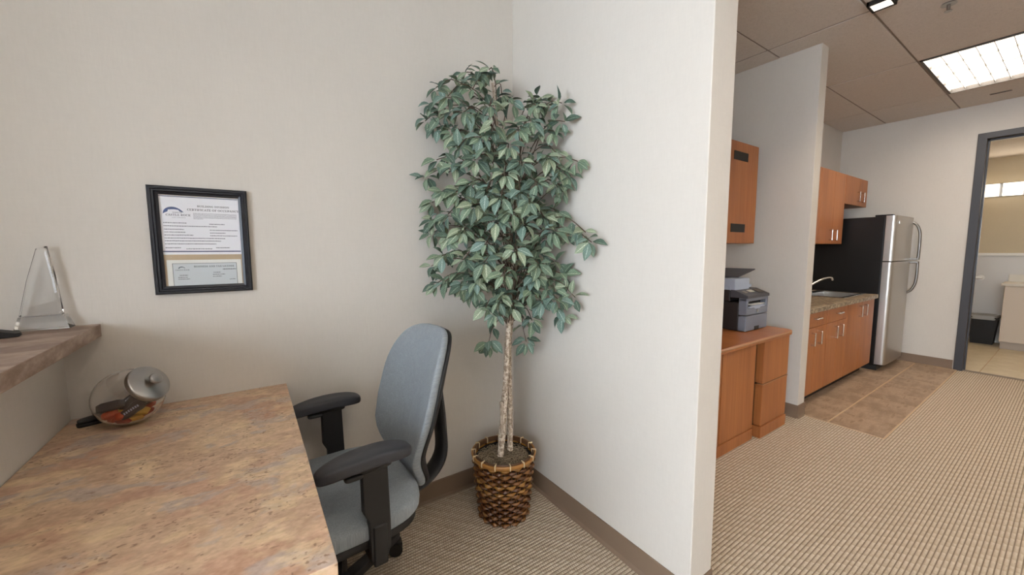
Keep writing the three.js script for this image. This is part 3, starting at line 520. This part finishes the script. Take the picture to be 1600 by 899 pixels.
{
  const C = V(-0.338, 0.755 + 0.0885, -1.662), ax = V(0.66, 0.54, 0.52).normalize();
  const t = thing('candy_jar', 'tilted round glass candy jar with brushed metal lid on desk', 'jar', C.toArray());
  t.quaternion.setFromUnitVectors(V(0, 1, 0), ax);
  const R = 0.0875, prof = [], inn = [];
  for (let k = 0; k <= 22; k++) { const a = -Math.PI / 2 + k / 22 * (Math.PI / 2 + 0.80); prof.push([R * Math.cos(a), R * Math.sin(a)]); inn.push([(R - 0.003) * Math.cos(a), (R - 0.003) * Math.sin(a)]); }
  prof.push([0.0565, 0.071], [0.055, 0.078]); inn.push([0.053, 0.071], [0.052, 0.078]);
  part('glass_bowl', new THREE.LatheGeometry([...prof, ...inn.reverse()].map(([a, b]) => new THREE.Vector2(Math.max(a, 0), b)), 56), PH({ color: '#ffffff', transmission: 1, roughness: 0.01, thickness: 0.003, ior: 1.45 }), t);
  const lid = part('lid', new THREE.LatheGeometry([[0, 0.074], [0.056, 0.074], [0.059, 0.076], [0.059, 0.086], [0.055, 0.091], [0.03, 0.097], [0.012, 0.099], [0, 0.099]].map((p) => new THREE.Vector2(...p)), 56), M.satin, t, 'brushed metal lid');
  part('knob', new THREE.LatheGeometry([[0, 0.098], [0.007, 0.098], [0.008, 0.106], [0.017, 0.112], [0.018, 0.117], [0.014, 0.120], [0, 0.121]].map((p) => new THREE.Vector2(...p)), 32), M.satin, lid);
  // sweets
  const wrapTex = (bg, ink) => paper(256, 96, (g) => { g.fillStyle = bg; g.fillRect(0, 0, 256, 96); const q = rng(5); for (let k = 0; k < 7; k++) { g.fillStyle = ink; g.fillRect(48 + k * 23, 34 + q() * 4, 15, 26); } });
  const brown = wrapTex('#33211c', '#b9b4c6'), plainB = S({ color: '#3a2a26', roughness: 0.4 }), orange = S({ color: '#c2491c', roughness: 0.45 }), yellow = S({ color: '#d2a03c', roughness: 0.45 }), red = S({ color: '#9c2a1a', roughness: 0.45 });
  brown.roughness = 0.4;
  const candy = (l, w, h) => { const g = superE(l, h, w, 0.5, 0.35, 'y', (v) => { const k = Math.abs(v.x) / l; v.y *= 1 - 0.75 * sstep(0.7, 0.95, k); v.z *= 1 - 0.1 * sstep(0.6, 0.75, k) + 0.18 * sstep(0.85, 1, k); }, 32, 10); const p = g.attributes.position, uv = g.attributes.uv; for (let i = 0; i < p.count; i++) uv.setXY(i, p.getX(i) / l / 2 + 0.5, 0.5 - p.getZ(i) / w / 2); return g; };
  const big = candy(0.033, 0.014, 0.008), small = candy(0.021, 0.012, 0.008);
  const kinds = [[big, brown, 'brown wrapped chocolate bar with pale lettering inside glass jar', 'chocolate bar', 'printed chocolate bars in the jar'], [big, plainB, 'plain dark brown chocolate bar inside glass jar', 'chocolate bar', 'dark chocolate bars in the jar'], [small, orange, 'orange wrapped sweet inside glass jar', 'candy', 'orange sweets in the jar'], [small, yellow, 'yellow wrapped sweet inside glass jar', 'candy', 'yellow sweets in the jar'], [small, red, 'red wrapped sweet inside glass jar', 'candy', 'red sweets in the jar']];
  const put = (k, x, y, z, a, b, c) => { const q = kinds[k], m = solo(['printed_chocolate_bar', 'chocolate_bar', 'orange_candy', 'yellow_candy', 'red_candy'][k], q[0], q[1], q[2], q[3], q[4]); m.position.set(C.x + x * 0.94, C.y + y * 0.94 + 0.006, C.z + z * 0.94); m.rotation.set(a, b, c); };
  // bottom layer rests on the glass, upper ones on those
  put(2, -0.030, -0.066, 0.022, 0, 0.6, 0.1); put(4, -0.010, -0.071, 0.034, 0.3, -0.3, 0); put(3, 0.016, -0.070, 0.030, 0.2, 0.2, 0); put(4, 0.040, -0.060, 0.020, 0.1, 0.5, 0.3); put(3, 0.0, -0.073, -0.005, 0, 1.2, 0); put(2, -0.02, -0.068, -0.03, 0, 0.2, 0); put(3, 0.03, -0.066, -0.02, 0, 0.9, 0);
  put(2, -0.042, -0.050, 0.028, 0.5, 0.3, -0.1); put(2, -0.010, -0.052, 0.045, 0.7, 0.2, 0.1); put(4, -0.045, -0.046, 0.006, 0, 0.8, -0.4); put(3, 0.034, -0.048, 0.042, 0.7, -0.4, 0.2); put(3, -0.016, -0.050, 0.006, 0, 1.0, 0); put(2, 0.046, -0.042, 0.012, 0.2, 0.3, 0.4);
  put(0, 0.014, -0.040, 0.045, 0.85, 0.5, 0.25); put(1, -0.042, -0.022, 0.022, 1.0, 0.1, 0.12); put(1, 0.002, -0.028, 0.012, 0.9, 0.7, 0.5); put(1, 0.036, -0.022, 0.030, 0.5, 0.5, 0.2); put(0, 0.010, -0.012, -0.006, 0.6, 0.6, 0.3); put(1, -0.02, -0.034, -0.03, 0, 0.4, 0.1);
}
{
  const t = thing('desk_stapler', 'slim black stapler lying beside glass candy jar by low wall', 'stapler', [-0.425, 0.755, -1.735], 0.35);
  part('base', superE(0.052, 0.006, 0.017, 0.3, 0.4, 'y', null, 32, 10).translate(0, 0.0062, 0), M.black, t);
  part('arm', superE(0.05, 0.007, 0.014, 0.5, 0.5, 'y', (v) => { v.y += 0.05 * (v.x + 0.05); }, 32, 10).translate(0, 0.0175, 0), M.black, t);
}

// ---------------------------------------------------------------- copier niche
{
  const t = thing('credenza', 'cherry wood credenza with two drawers under the printer', 'cabinet', [2.55, 0, (ZB - 1.16) / 2]);
  const cx = 2.55, cz = (ZB - 1.16) / 2, Z = (z) => z - cz, X = (x) => x - cx, x0 = 1.82, x1 = 3.235;
  // top with a rounded front corner
  const s = new THREE.Shape(), R = 0.05, a = X(x0), b = X(x1 + 0.012), f = -Z(-1.152), k = -Z(ZB + 0.016);
  s.moveTo(a, f); s.lineTo(b - R, f); s.quadraticCurveTo(b, f, b, f + R); s.lineTo(b, k); s.lineTo(a, k); s.closePath();
  const tg = new THREE.ExtrudeGeometry(s, { depth: 0.02, bevelEnabled: true, bevelSize: 0.008, bevelThickness: 0.006, bevelSegments: 3 }); tg.rotateX(-Math.PI / 2); tg.translate(0, 0.691, 0);
  part('top', uvm(tg), M.woodTop, t);
  part('edge_band', uvm(new THREE.TubeGeometry(new THREE.CatmullRomCurve3([V(a, 0.706, -f + 0.006), V((a + b) / 2, 0.706, -f + 0.006), V(b - R, 0.706, -f + 0.006)]), 20, 0.0075, 8)), M.edge, t, 'lighter rounded front edge');
  part('body', [bx(X(x0) + 0.006, X(x1) - 0.018, 0.002, 0.684, Z(ZB + 0.01), Z(-1.215))], M.dark, t);
  part('side_panel', bx(X(x1) - 0.018, X(x1), 0.001, 0.684, Z(ZB + 0.01), Z(-1.185), 0.002), M.wood, t);
  part('side_panel', bx(X(x0) - 0.012, X(x0) + 0.006, 0.001, 0.684, Z(ZB + 0.01), Z(-1.185), 0.002), M.wood, t);
  part('stile', bx(X(2.27), X(2.355), 0.001, 0.684, Z(-1.215), Z(-1.195), 0.002), M.wood, t);
  part('door', bx(X(x0), X(2.262), 0.08, 0.682, Z(-1.215), Z(-1.193), 0.003), M.wood, t);
  part('door', bx(X(2.361), X(2.79), 0.08, 0.682, Z(-1.215), Z(-1.193), 0.003), M.wood, t);
  part('plinth', bx(X(x0), X(2.79), 0.001, 0.076, Z(-1.215), Z(-1.190), 0.002), M.wood, t);
  for (const [y0, y1] of [[0.085, 0.375], [0.385, 0.682]]) { const d = part('drawer', bx(X(2.845), X(x1), y0, y1, Z(-1.215), Z(-1.166), 0.004), M.wood, t); part('pull_lip', bx(X(2.845), X(x1), y1, y1 + 0.006, Z(-1.2), Z(-1.163), 0.002), M.edge, d, 'light routed pull edge'); }
  part('plinth', bx(X(2.838), X(x1), 0.001, 0.08, Z(-1.215), Z(-1.160), 0.002), M.wood, t);
}
{
  const t = thing('wall_cabinet', 'honey wood wall cabinet with black vent plates above the printer', 'cabinet', [2.6, 1.345, -1.65]);
  const Z = (z) => z + 1.65, X = (x) => x - 2.6, h = 0.742;
  part('body', bx(X(1.85), X(3.325), 0, h, Z(ZB + 0.001), Z(-1.506), 0.002), M.wood, t);
  for (const [a, b] of [[1.85, 2.34], [2.344, 2.832], [2.836, 3.325]]) { const d = part('door', bx(X(a), X(b), 0.001, h - 0.001, Z(-1.505), Z(-1.485), 0.003), M.wood, t); for (const y of [0.083, 0.608]) part('vent_plate', bx(X(a) + 0.116, X(a) + 0.322, y, y + 0.062, Z(-1.4848), Z(-1.481), 0.001), M.black, d, 'black vent plate'); }
}
{
  const t = thing('printer', 'grey and black multifunction laser printer on the credenza', 'printer', [3.02, 0.718, -1.47]);
  const grey = S({ color: '#7b818e', roughness: 0.45 }), dk = S({ color: '#2a2626', roughness: 0.5 }), pale = S({ color: '#aab4c6', roughness: 0.4 }), mid = S({ color: '#4a4a50', roughness: 0.45 });
  const w = 0.165, zf = 0.17, zb = -0.19;
  part('body', bx(-w, w, 0, 0.205, zb, zf - 0.05, 0.01), dk, t, 'dark side housing');
  part('front_cover', [bx(-w + 0.002, w - 0.002, 0.115, 0.165, zf - 0.055, zf, 0.008), bx(-w + 0.002, -w + 0.03, 0.15, 0.235, zf - 0.055, zf, 0.006), bx(w - 0.03, w - 0.002, 0.15, 0.235, zf - 0.055, zf, 0.006), bx(-w + 0.002, w - 0.002, 0.215, 0.24, zf - 0.055, zf, 0.006)], grey, t);
  const tray = part('paper_tray', bx(-w + 0.002, w - 0.002, 0.002, 0.111, zf - 0.055, zf, 0.008), grey, t); part('grip', bx(-0.035, 0.035, 0.003, 0.03, zf - 0.01, zf + 0.001), M.black, tray);
  part('output_slot', bx(-w + 0.03, w - 0.03, 0.165, 0.216, zf - 0.052, zf - 0.04), M.black, t);
  part('emblem', cyl(0.012, 0.012, 0.003, 20, [0, 0.14, zf + 0.001], [Math.PI / 2, 0, 0]), M.satin, t);
  part('output_lip', extr([[-0.11, 0.165], [-0.05, 0.165], [-0.03, 0.155], [0.03, 0.155], [0.05, 0.165], [0.11, 0.165], [0.11, 0.172], [0.07, 0.178], [-0.07, 0.178], [-0.11, 0.172]], 0.01, 0.002).translate(0, 0.002, zf - 0.012), pale, t);
  const pan = extr([[0, 0], [0.115, 0], [0.115, 0.05], [0.09, 0.05], [0, 0.016]], 2 * w - 0.004, 0.002); pan.rotateY(Math.PI / 2); pan.translate(-w + 0.002, 0.24, zf + 0.004); const cp = part('control_panel', uvm(pan), mid, t);
  const q = new THREE.Matrix4().makeRotationX(-Math.atan2(0.034, 0.09) + 0.0); const onPanel = (g, x, s) => { g.rotateX(Math.atan2(0.034, 0.09)); g.translate(x, 0.2605 + 0.034 * s, zf + 0.004 - 0.09 * s); return g; };
  part('display', onPanel(bx(-0.035, 0.035, 0, 0.003, -0.015, 0.015), -0.02, 0.55), S({ color: '#b9b7a6', roughness: 0.3 }), cp); part('keypad', onPanel(bx(-0.04, 0.04, 0, 0.003, -0.025, 0.025), 0.09, 0.5), S({ color: '#5d554d', roughness: 0.5 }), cp); part('key_row', onPanel(bx(-0.02, 0.02, 0, 0.003, -0.015, 0.015), -0.11, 0.5), S({ color: '#8f887c', roughness: 0.5 }), cp);
  part('scanner', bx(-w, w, 0.206, 0.292, zb, zf - 0.115, 0.008), dk, t);
  const ad = extr([[-0.01, 0], [0.2, 0], [0.2, 0.02], [0.17, 0.066], [0.05, 0.075], [-0.01, 0.072]], 0.2, 0.006); ad.rotateY(Math.PI / 2); ad.translate(-w + 0.008, 0.292, zf - 0.1); part('document_feeder', uvm(ad), pale, t, 'pale blue grey document feeder');
  part('scanner_lid', bx(-w, w, 0.292, 0.318, zb, zf - 0.12, 0.008), pale, t);
  const tr = bx(-0.13, 0.13, 0, 0.008, -0.12, 0.12, 0.004); tr.rotateZ(0.20); tr.translate(0.06, 0.40, -0.06); part('input_tray', tr, mid, t, 'dark raised paper tray');
  part('input_tray_support', bx(-0.06, 0.0, 0.33, 0.385, -0.12, -0.02, 0.006), mid, t);
  solo('printed_sheet', bx(-0.1, 0.1, 0, 0.004, -0.02, 0.02, 0.001).translate(3.02, 0.718 + 0.187, -1.47 + zf - 0.016), M.white, 'white printed sheet sticking out of the printer slot', 'paper');
}

// ---------------------------------------------------------------- kitchenette
function barPull(x, y, z, len, vertical, parent) {
  const o = 0.026, r = 0.0062, pts = vertical ? [V(x, y - len / 2, z), V(x, y - len / 2, z + o), V(x, y + len / 2, z + o), V(x, y + len / 2, z)] : [V(x - len / 2, y, z), V(x - len / 2, y, z + o), V(x + len / 2, y, z + o), V(x + len / 2, y, z)];
  const seg = (a, b) => tube([a, b], r, 1, 8), p = new THREE.CurvePath(); const sph = (v) => new THREE.SphereGeometry(r, 8, 6).translate(v.x, v.y, v.z);
  return part('handle', [seg(pts[0], pts[1]), seg(pts[1], pts[2]), seg(pts[2], pts[3]), sph(pts[1]), sph(pts[2])], M.chrome, parent, 'chrome bar handle');
}
{
  const zf = -1.195, zb = ZB + 0.001, top = 0.79, toe = 0.1;
  // [left, right, drawers, pair of doors]
  const units = [[3.556, 4.06, 1, 'cherry wood base cabinet with drawer next to the wing wall'], [4.063, 4.56, 1, 'cherry wood base cabinet with drawer between two others'], [4.563, 5.36, 0, 'cherry wood base cabinet with two tall doors beside fridge']];
  for (const [a, b, dr, label] of units) {
    const t = thing('base_cabinet', label, 'cabinet', [(a + b) / 2, 0, (zf + zb) / 2], 0, undefined), w = (b - a) / 2, Z = (z) => z - (zf + zb) / 2;
    part('carcass', dr ? bx(-w, w, toe, top, Z(zb), Z(zf) - 0.02) : [bx(-w, -w + 0.018, toe, top, Z(zb), Z(zf) - 0.02), bx(w - 0.018, w, toe, top, Z(zb), Z(zf) - 0.02), bx(-w, w, toe, toe + 0.018, Z(zb), Z(zf) - 0.02), bx(-w, w, toe, top, Z(zb), Z(zb) + 0.006)], M.wood, t); part('toe_kick', bx(-w, w, 0.007, toe, Z(zb), Z(zf) - 0.075), M.dark, t);
    if (dr) { const d = part('drawer', bx(-w + 0.002, w - 0.002, 0.665, top - 0.004, Z(zf) - 0.0195, Z(zf), 0.002), M.wood, t); barPull(0, 0.735, Z(zf), 0.1, false, d); }
    const yt = dr ? 0.661 : top - 0.004;
    for (const s of [-1, 1]) { const d = part('door', bx(s < 0 ? -w + 0.002 : 0.0015, s < 0 ? -0.0015 : w - 0.002, toe + 0.002, yt, Z(zf) - 0.0195, Z(zf), 0.002), M.wood, t); barPull(s * (dr ? 0.07 : 0.075), yt - 0.09, Z(zf), 0.1, true, d); }
  }
  const c = thing('kitchen_counter', 'speckled brown laminate counter with drop-in sink beside fridge', 'counter', [4.46, top, (ZB - 1.17) / 2]);
  const Z = (z) => z - (ZB - 1.17) / 2, X = (x) => x - 4.46, sx0 = 4.66, sx1 = 5.27, sz0 = -1.66, sz1 = -1.27;
  part('counter_top', [bx(X(3.556), X(sx0), 0.001, 0.04, Z(zb), Z(-1.17), 0.003), bx(X(sx1), X(5.37), 0.001, 0.04, Z(zb), Z(-1.17), 0.003), bx(X(sx0), X(sx1), 0.001, 0.04, Z(sz1), Z(-1.17)), bx(X(sx0), X(sx1), 0.001, 0.04, Z(zb), Z(sz0))], M.counter, c);
  part('backsplash', bx(X(3.556), X(5.37), 0.04, 0.14, Z(zb), Z(zb) + 0.018, 0.002), M.counter, c);
  const s = thing('kitchen_sink', 'stainless steel sink set into the kitchenette counter', 'sink', [(sx0 + sx1) / 2, top, (sz0 + sz1) / 2]), w = (sx1 - sx0) / 2, d = (sz1 - sz0) / 2;
  part('rim', [bx(-w - 0.012, w + 0.012, 0.0405, 0.046, d - 0.02, d + 0.012, 0.002), bx(-w - 0.012, w + 0.012, 0.0405, 0.046, -d - 0.012, -d + 0.07, 0.002), bx(-w - 0.012, -w + 0.02, 0.0405, 0.046, -d, d, 0.002), bx(w - 0.02, w + 0.012, 0.0405, 0.046, -d, d, 0.002)], M.chrome, s);
  part('basin', [bx(-w + 0.012, w - 0.012, -0.14, -0.136, -d + 0.062, d - 0.012), bx(-w + 0.012, -w + 0.016, -0.14, 0.041, -d + 0.062, d - 0.012), bx(w - 0.016, w - 0.012, -0.14, 0.041, -d + 0.062, d - 0.012), bx(-w + 0.012, w - 0.012, -0.14, 0.041, d - 0.016, d - 0.012), bx(-w + 0.012, w - 0.012, -0.14, 0.041, -d + 0.062, -d + 0.066)], M.steel, s);
  const f = thing('faucet', 'chrome single-lever faucet rising behind the sink', 'faucet', [4.93, top + 0.046, -1.625]);
  part('base', [cyl(0.03, 0.026, 0.014, 24, [0, 0.007, 0]), cyl(0.021, 0.018, 0.07, 24, [0, 0.048, 0])], M.chrome, f);
  part('spout', tube([[0, 0.075, 0], [0.07, 0.11, 0.03], [0.17, 0.15, 0.075], [0.25, 0.155, 0.11], [0.265, 0.13, 0.115]], 0.0115, 24, 12), M.chrome, f);
  part('lever', tube([[0, 0.085, 0], [-0.02, 0.11, 0.02], [-0.06, 0.135, 0.045]], 0.007, 10, 8), M.chrome, f);
  // wall cupboards
  const uz = -1.5, ut = 2.092;
  const u1 = thing('wall_cupboard', 'tall honey wood wall cupboard above the sink', 'cupboard', [4.45, 1.352, (uz + zb) / 2]), h1 = ut - 1.352, Zu = (z) => z - (uz + zb) / 2;
  part('carcass', bx(3.556 - 4.45, 5.345 - 4.45, 0, h1, Zu(zb), Zu(uz) - 0.02, 0.001), M.wood, u1);
  const es = [3.556, 4.112, 4.668, 5.035, 5.345];
  for (let k = 0; k < 4; k++) { const dd = part('door', bx(es[k] - 4.45 + 0.0015, es[k + 1] - 4.45 - 0.0015, 0.001, h1 - 0.001, Zu(uz) - 0.0195, Zu(uz), 0.002), M.wood, u1); barPull((k % 2 ? es[k] + 0.07 : es[k + 1] - 0.07) - 4.45, 0.09, Zu(uz), 0.1, true, dd); }
  const u2 = thing('wall_cupboard', 'short honey wood wall cupboard above the refrigerator', 'cupboard', [5.72, 1.785, (uz + zb) / 2]), h2 = ut - 1.785;
  part('carcass', bx(5.349 - 5.72, 6.07 - 5.72, 0, h2, Zu(zb), Zu(uz) - 0.02, 0.001), M.wood, u2);
  for (const q of [-1, 1]) { const dd = part('door', bx(q < 0 ? 5.35 - 5.72 : 0.091, q < 0 ? 0.089 : 6.069 - 5.72, 0.001, h2 - 0.001, Zu(uz) - 0.0195, Zu(uz), 0.002), M.wood, u2); barPull(0.09 + q * 0.075, 0.1, Zu(uz), 0.1, true, dd); }
}
{
  const t = thing('refrigerator', 'stainless steel top-freezer refrigerator with black sides', 'refrigerator', [5.805, 0.006, -1.45]);
  const x0 = 5.455 - 5.805, x1 = 6.155 - 5.805, Z = (z) => z + 1.45;
  part('body', bx(x0, x1, 0.05, 1.625, Z(-1.79), Z(-1.185), 0.006), M.blackGloss, t, 'glossy black cabinet');
  part('kick_grille', bx(x0 + 0.01, x1 - 0.01, 0.002, 0.055, Z(-1.78), Z(-1.16), 0.004), M.black, t);
  const door = (y0, y1) => { const s = new THREE.Shape(), R = 0.035, a = -Z(-1.181), f = -Z(-1.1); s.moveTo(x0, a); s.lineTo(x0, f + R); s.quadraticCurveTo(x0, f, x0 + R, f); s.quadraticCurveTo((x0 + x1) / 2, f - 0.012, x1 - R, f); s.quadraticCurveTo(x1, f, x1, f + R); s.lineTo(x1, a); s.closePath(); const g = new THREE.ExtrudeGeometry(s, { depth: y1 - y0, bevelEnabled: false, curveSegments: 10 }); g.rotateX(-Math.PI / 2); g.translate(0, y0, 0); return uvm(toCreasedNormals(g, 0.6)); };
  const bow = (y0, y1, low) => { const z = Z(-1.1), x = x1 - 0.045; return new THREE.TubeGeometry(new THREE.CatmullRomCurve3(low ? [V(x, y0, z - 0.005), V(x, y0 + 0.03, z + 0.03), V(x, y0 + 0.1, z + 0.058), V(x, (y0 + y1) / 2, z + 0.066), V(x, y1 - 0.05, z + 0.066), V(x, y1, z + 0.064)] : [V(x, y0, z + 0.064), V(x, y0 + 0.05, z + 0.066), V(x, (y0 + y1) / 2, z + 0.066), V(x, y1 - 0.1, z + 0.058), V(x, y1 - 0.03, z + 0.03), V(x, y1, z - 0.005)]), 36, 0.0125, 10); };
  const fz = part('freezer_door', door(1.166, 1.632), M.steel, t); part('handle', bow(1.172, 1.585, false), M.pull, fz); part('badge', bx(x0 + 0.05, x0 + 0.085, 1.545, 1.575, Z(-1.098), Z(-1.088), 0.003), M.chrome, fz); part('handle_foot', bx(x1 - 0.06, x1 - 0.03, 1.168, 1.19, Z(-1.105), Z(-1.03), 0.004), M.pull, fz);
  const fd = part('fridge_door', door(0.07, 1.156), M.steel, t); part('handle', bow(0.80, 1.152, true), M.pull, fd); part('handle_foot', bx(x1 - 0.06, x1 - 0.03, 1.132, 1.154, Z(-1.105), Z(-1.03), 0.004), M.pull, fd);
  part('gasket', bx(x0 + 0.012, x1 - 0.012, 0.075, 1.625, Z(-1.186), Z(-1.178)), M.black, t);
  part('hinge_cover', bx(x0 + 0.005, x0 + 0.07, 1.624, 1.645, Z(-1.27), Z(-1.13), 0.005), M.black, t);
}
// ---------------------------------------------------------------- restroom things, ceiling fittings
{
  const v = thing('vanity_cabinet', 'pale laminate vanity cabinet inside the restroom', 'cabinet', [8.23, 0, 0.1]);
  const pale = S({ color: '#d3c4b2', roughness: 0.5 });
  part('body', bx(-0.25, 0.25, 0.1, 0.82, -0.65, 0.65, 0.004), pale, v); part('toe_kick', bx(-0.21, 0.25, 0.002, 0.1, -0.64, 0.65), S({ color: '#b3a698', roughness: 0.6 }), v);
  part('counter_top', bx(-0.275, 0.255, 0.821, 0.852, -0.68, 0.68, 0.004), M.offWhite, v); part('backsplash', bx(0.23, 0.255, 0.852, 0.95, -0.66, 0.66, 0.003), M.offWhite, v); 
  const m = thing('restroom_mirror', 'frameless mirror above the restroom vanity', 'mirror', [8.487, 1.02, 0.12]); part('glass', bx(-0.004, 0, 0, 0.95, -0.55, 0.6, 0.001), S({ color: '#e8ecec', metalness: 1, roughness: 0.03 }), m); part('edge', [bx(-0.006, 0, -0.01, 0, -0.56, 0.61), bx(-0.006, 0, 0, 0.95, -0.56, -0.55)], M.satin, m);
  const b = thing('trash_bin', 'black waste bin with clear liner on the restroom floor', 'bin', [8.33, 0.001, -0.715]);
  part('bin', taperBox(0.1, 0.125, 0.36), M.black, b); part('rim', [bx(-0.13, 0.13, 0.355, 0.372, -0.13, -0.115, 0.003), bx(-0.13, 0.13, 0.355, 0.372, 0.115, 0.13, 0.003), bx(-0.13, -0.115, 0.355, 0.372, -0.13, 0.13, 0.003), bx(0.115, 0.13, 0.355, 0.372, -0.13, 0.13, 0.003)], M.black, b);
  const liner = S({ color: '#a9a8a2', roughness: 0.5 }), lr = rng(15); part('liner', superE(0.131, 0.035, 0.131, 0.25, 0.35, 'y', (q) => { const k = 1 + 0.02 * Math.sin(q.x * 90) + 0.02 * Math.cos(q.z * 80); q.x *= k; q.z *= k; if (q.y > 0.02) q.y -= 0.05 * clamp01(1 - Math.max(Math.abs(q.x), Math.abs(q.z)) / 0.118); }, 48, 12).translate(0, 0.365, 0), liner, b, 'translucent grey bin liner');
  const gr = thing('grab_bar', 'white horizontal grab bar mounted on restroom wainscot', 'grab bar', [RX - 0.012, 0.89, -0.86]);
  part('bar', tube([[-0.06, 0, -0.055], [-0.06, 0, 0.03], [-0.055, 0, 0.05], [-0.035, 0, 0.058], [0, 0, 0.06]], 0.019, 20, 10), M.white, gr); part('flange', cyl(0.035, 0.035, 0.008, 20, [-0.004, 0, 0.06], [0, 0, Math.PI / 2]), M.white, gr);
}
function taperBox(b, t, h) { const g = new THREE.BoxGeometry(2 * b, h, 2 * b), p = g.attributes.position; for (let i = 0; i < p.count; i++) if (p.getY(i) > 0) { p.setX(i, p.getX(i) * t / b); p.setZ(i, p.getZ(i) * t / b); } g.translate(0, h / 2, 0); g.computeVertexNormals(); return g; }
{
  const d = thing('downlight', 'small square downlight with dark frame in the ceiling', 'ceiling light', [3.16, YC, -0.785]);
  part('frame', [bx(-0.055, 0.055, -0.025, 0.001, -0.055, -0.045), bx(-0.055, 0.055, -0.025, 0.001, 0.045, 0.055), bx(-0.055, -0.045, -0.025, 0.001, -0.055, 0.055), bx(0.045, 0.055, -0.025, 0.001, -0.055, 0.055)], M.black, d);
  part('lens', bx(-0.045, 0.045, -0.022, -0.004, -0.045, 0.045, 0.003), M.lampWhite, d);
  const l = new THREE.SpotLight('#fff0da', 2.0, 0, 0.8, 0.6, 2); l.position.set(0, -0.03, 0); l.name = 'light'; l.castShadow = true; d.add(l); l.target.position.set(0, -1, 0); d.add(l.target); l.target.name = 'aim';
  const s = thing('sprinkler_head', 'small chrome sprinkler head in the hallway ceiling', 'sprinkler', [3.516, YC, -0.569]);
  part('escutcheon', cyl(0.035, 0.03, 0.008, 20, [0, -0.004, 0]), M.satin, s); part('frame', [cyl(0.009, 0.009, 0.03, 12, [0, -0.02, 0]), cyl(0.018, 0.018, 0.003, 16, [0, -0.045, 0]), cyl(0.003, 0.003, 0.03, 6, [0.008, -0.032, 0]), cyl(0.003, 0.003, 0.03, 6, [-0.008, -0.032, 0])], M.satin, s);
  const q = thing('air_slot', 'short dark air slot in the ceiling near restroom wall', 'vent', [5.876, YC, -0.559]); part('slot', bx(-0.012, 0.012, -0.003, -0.0005, -0.06, 0.06), M.black, q); part('flange', [bx(-0.018, -0.012, -0.004, -0.0005, -0.066, 0.066), bx(0.012, 0.018, -0.004, -0.0005, -0.066, 0.066)], M.tbar, q);
}

scene.traverse((o) => { if (o.isMesh) { o.castShadow = true; o.receiveShadow = true; } });
renderer.render(scene, camera);
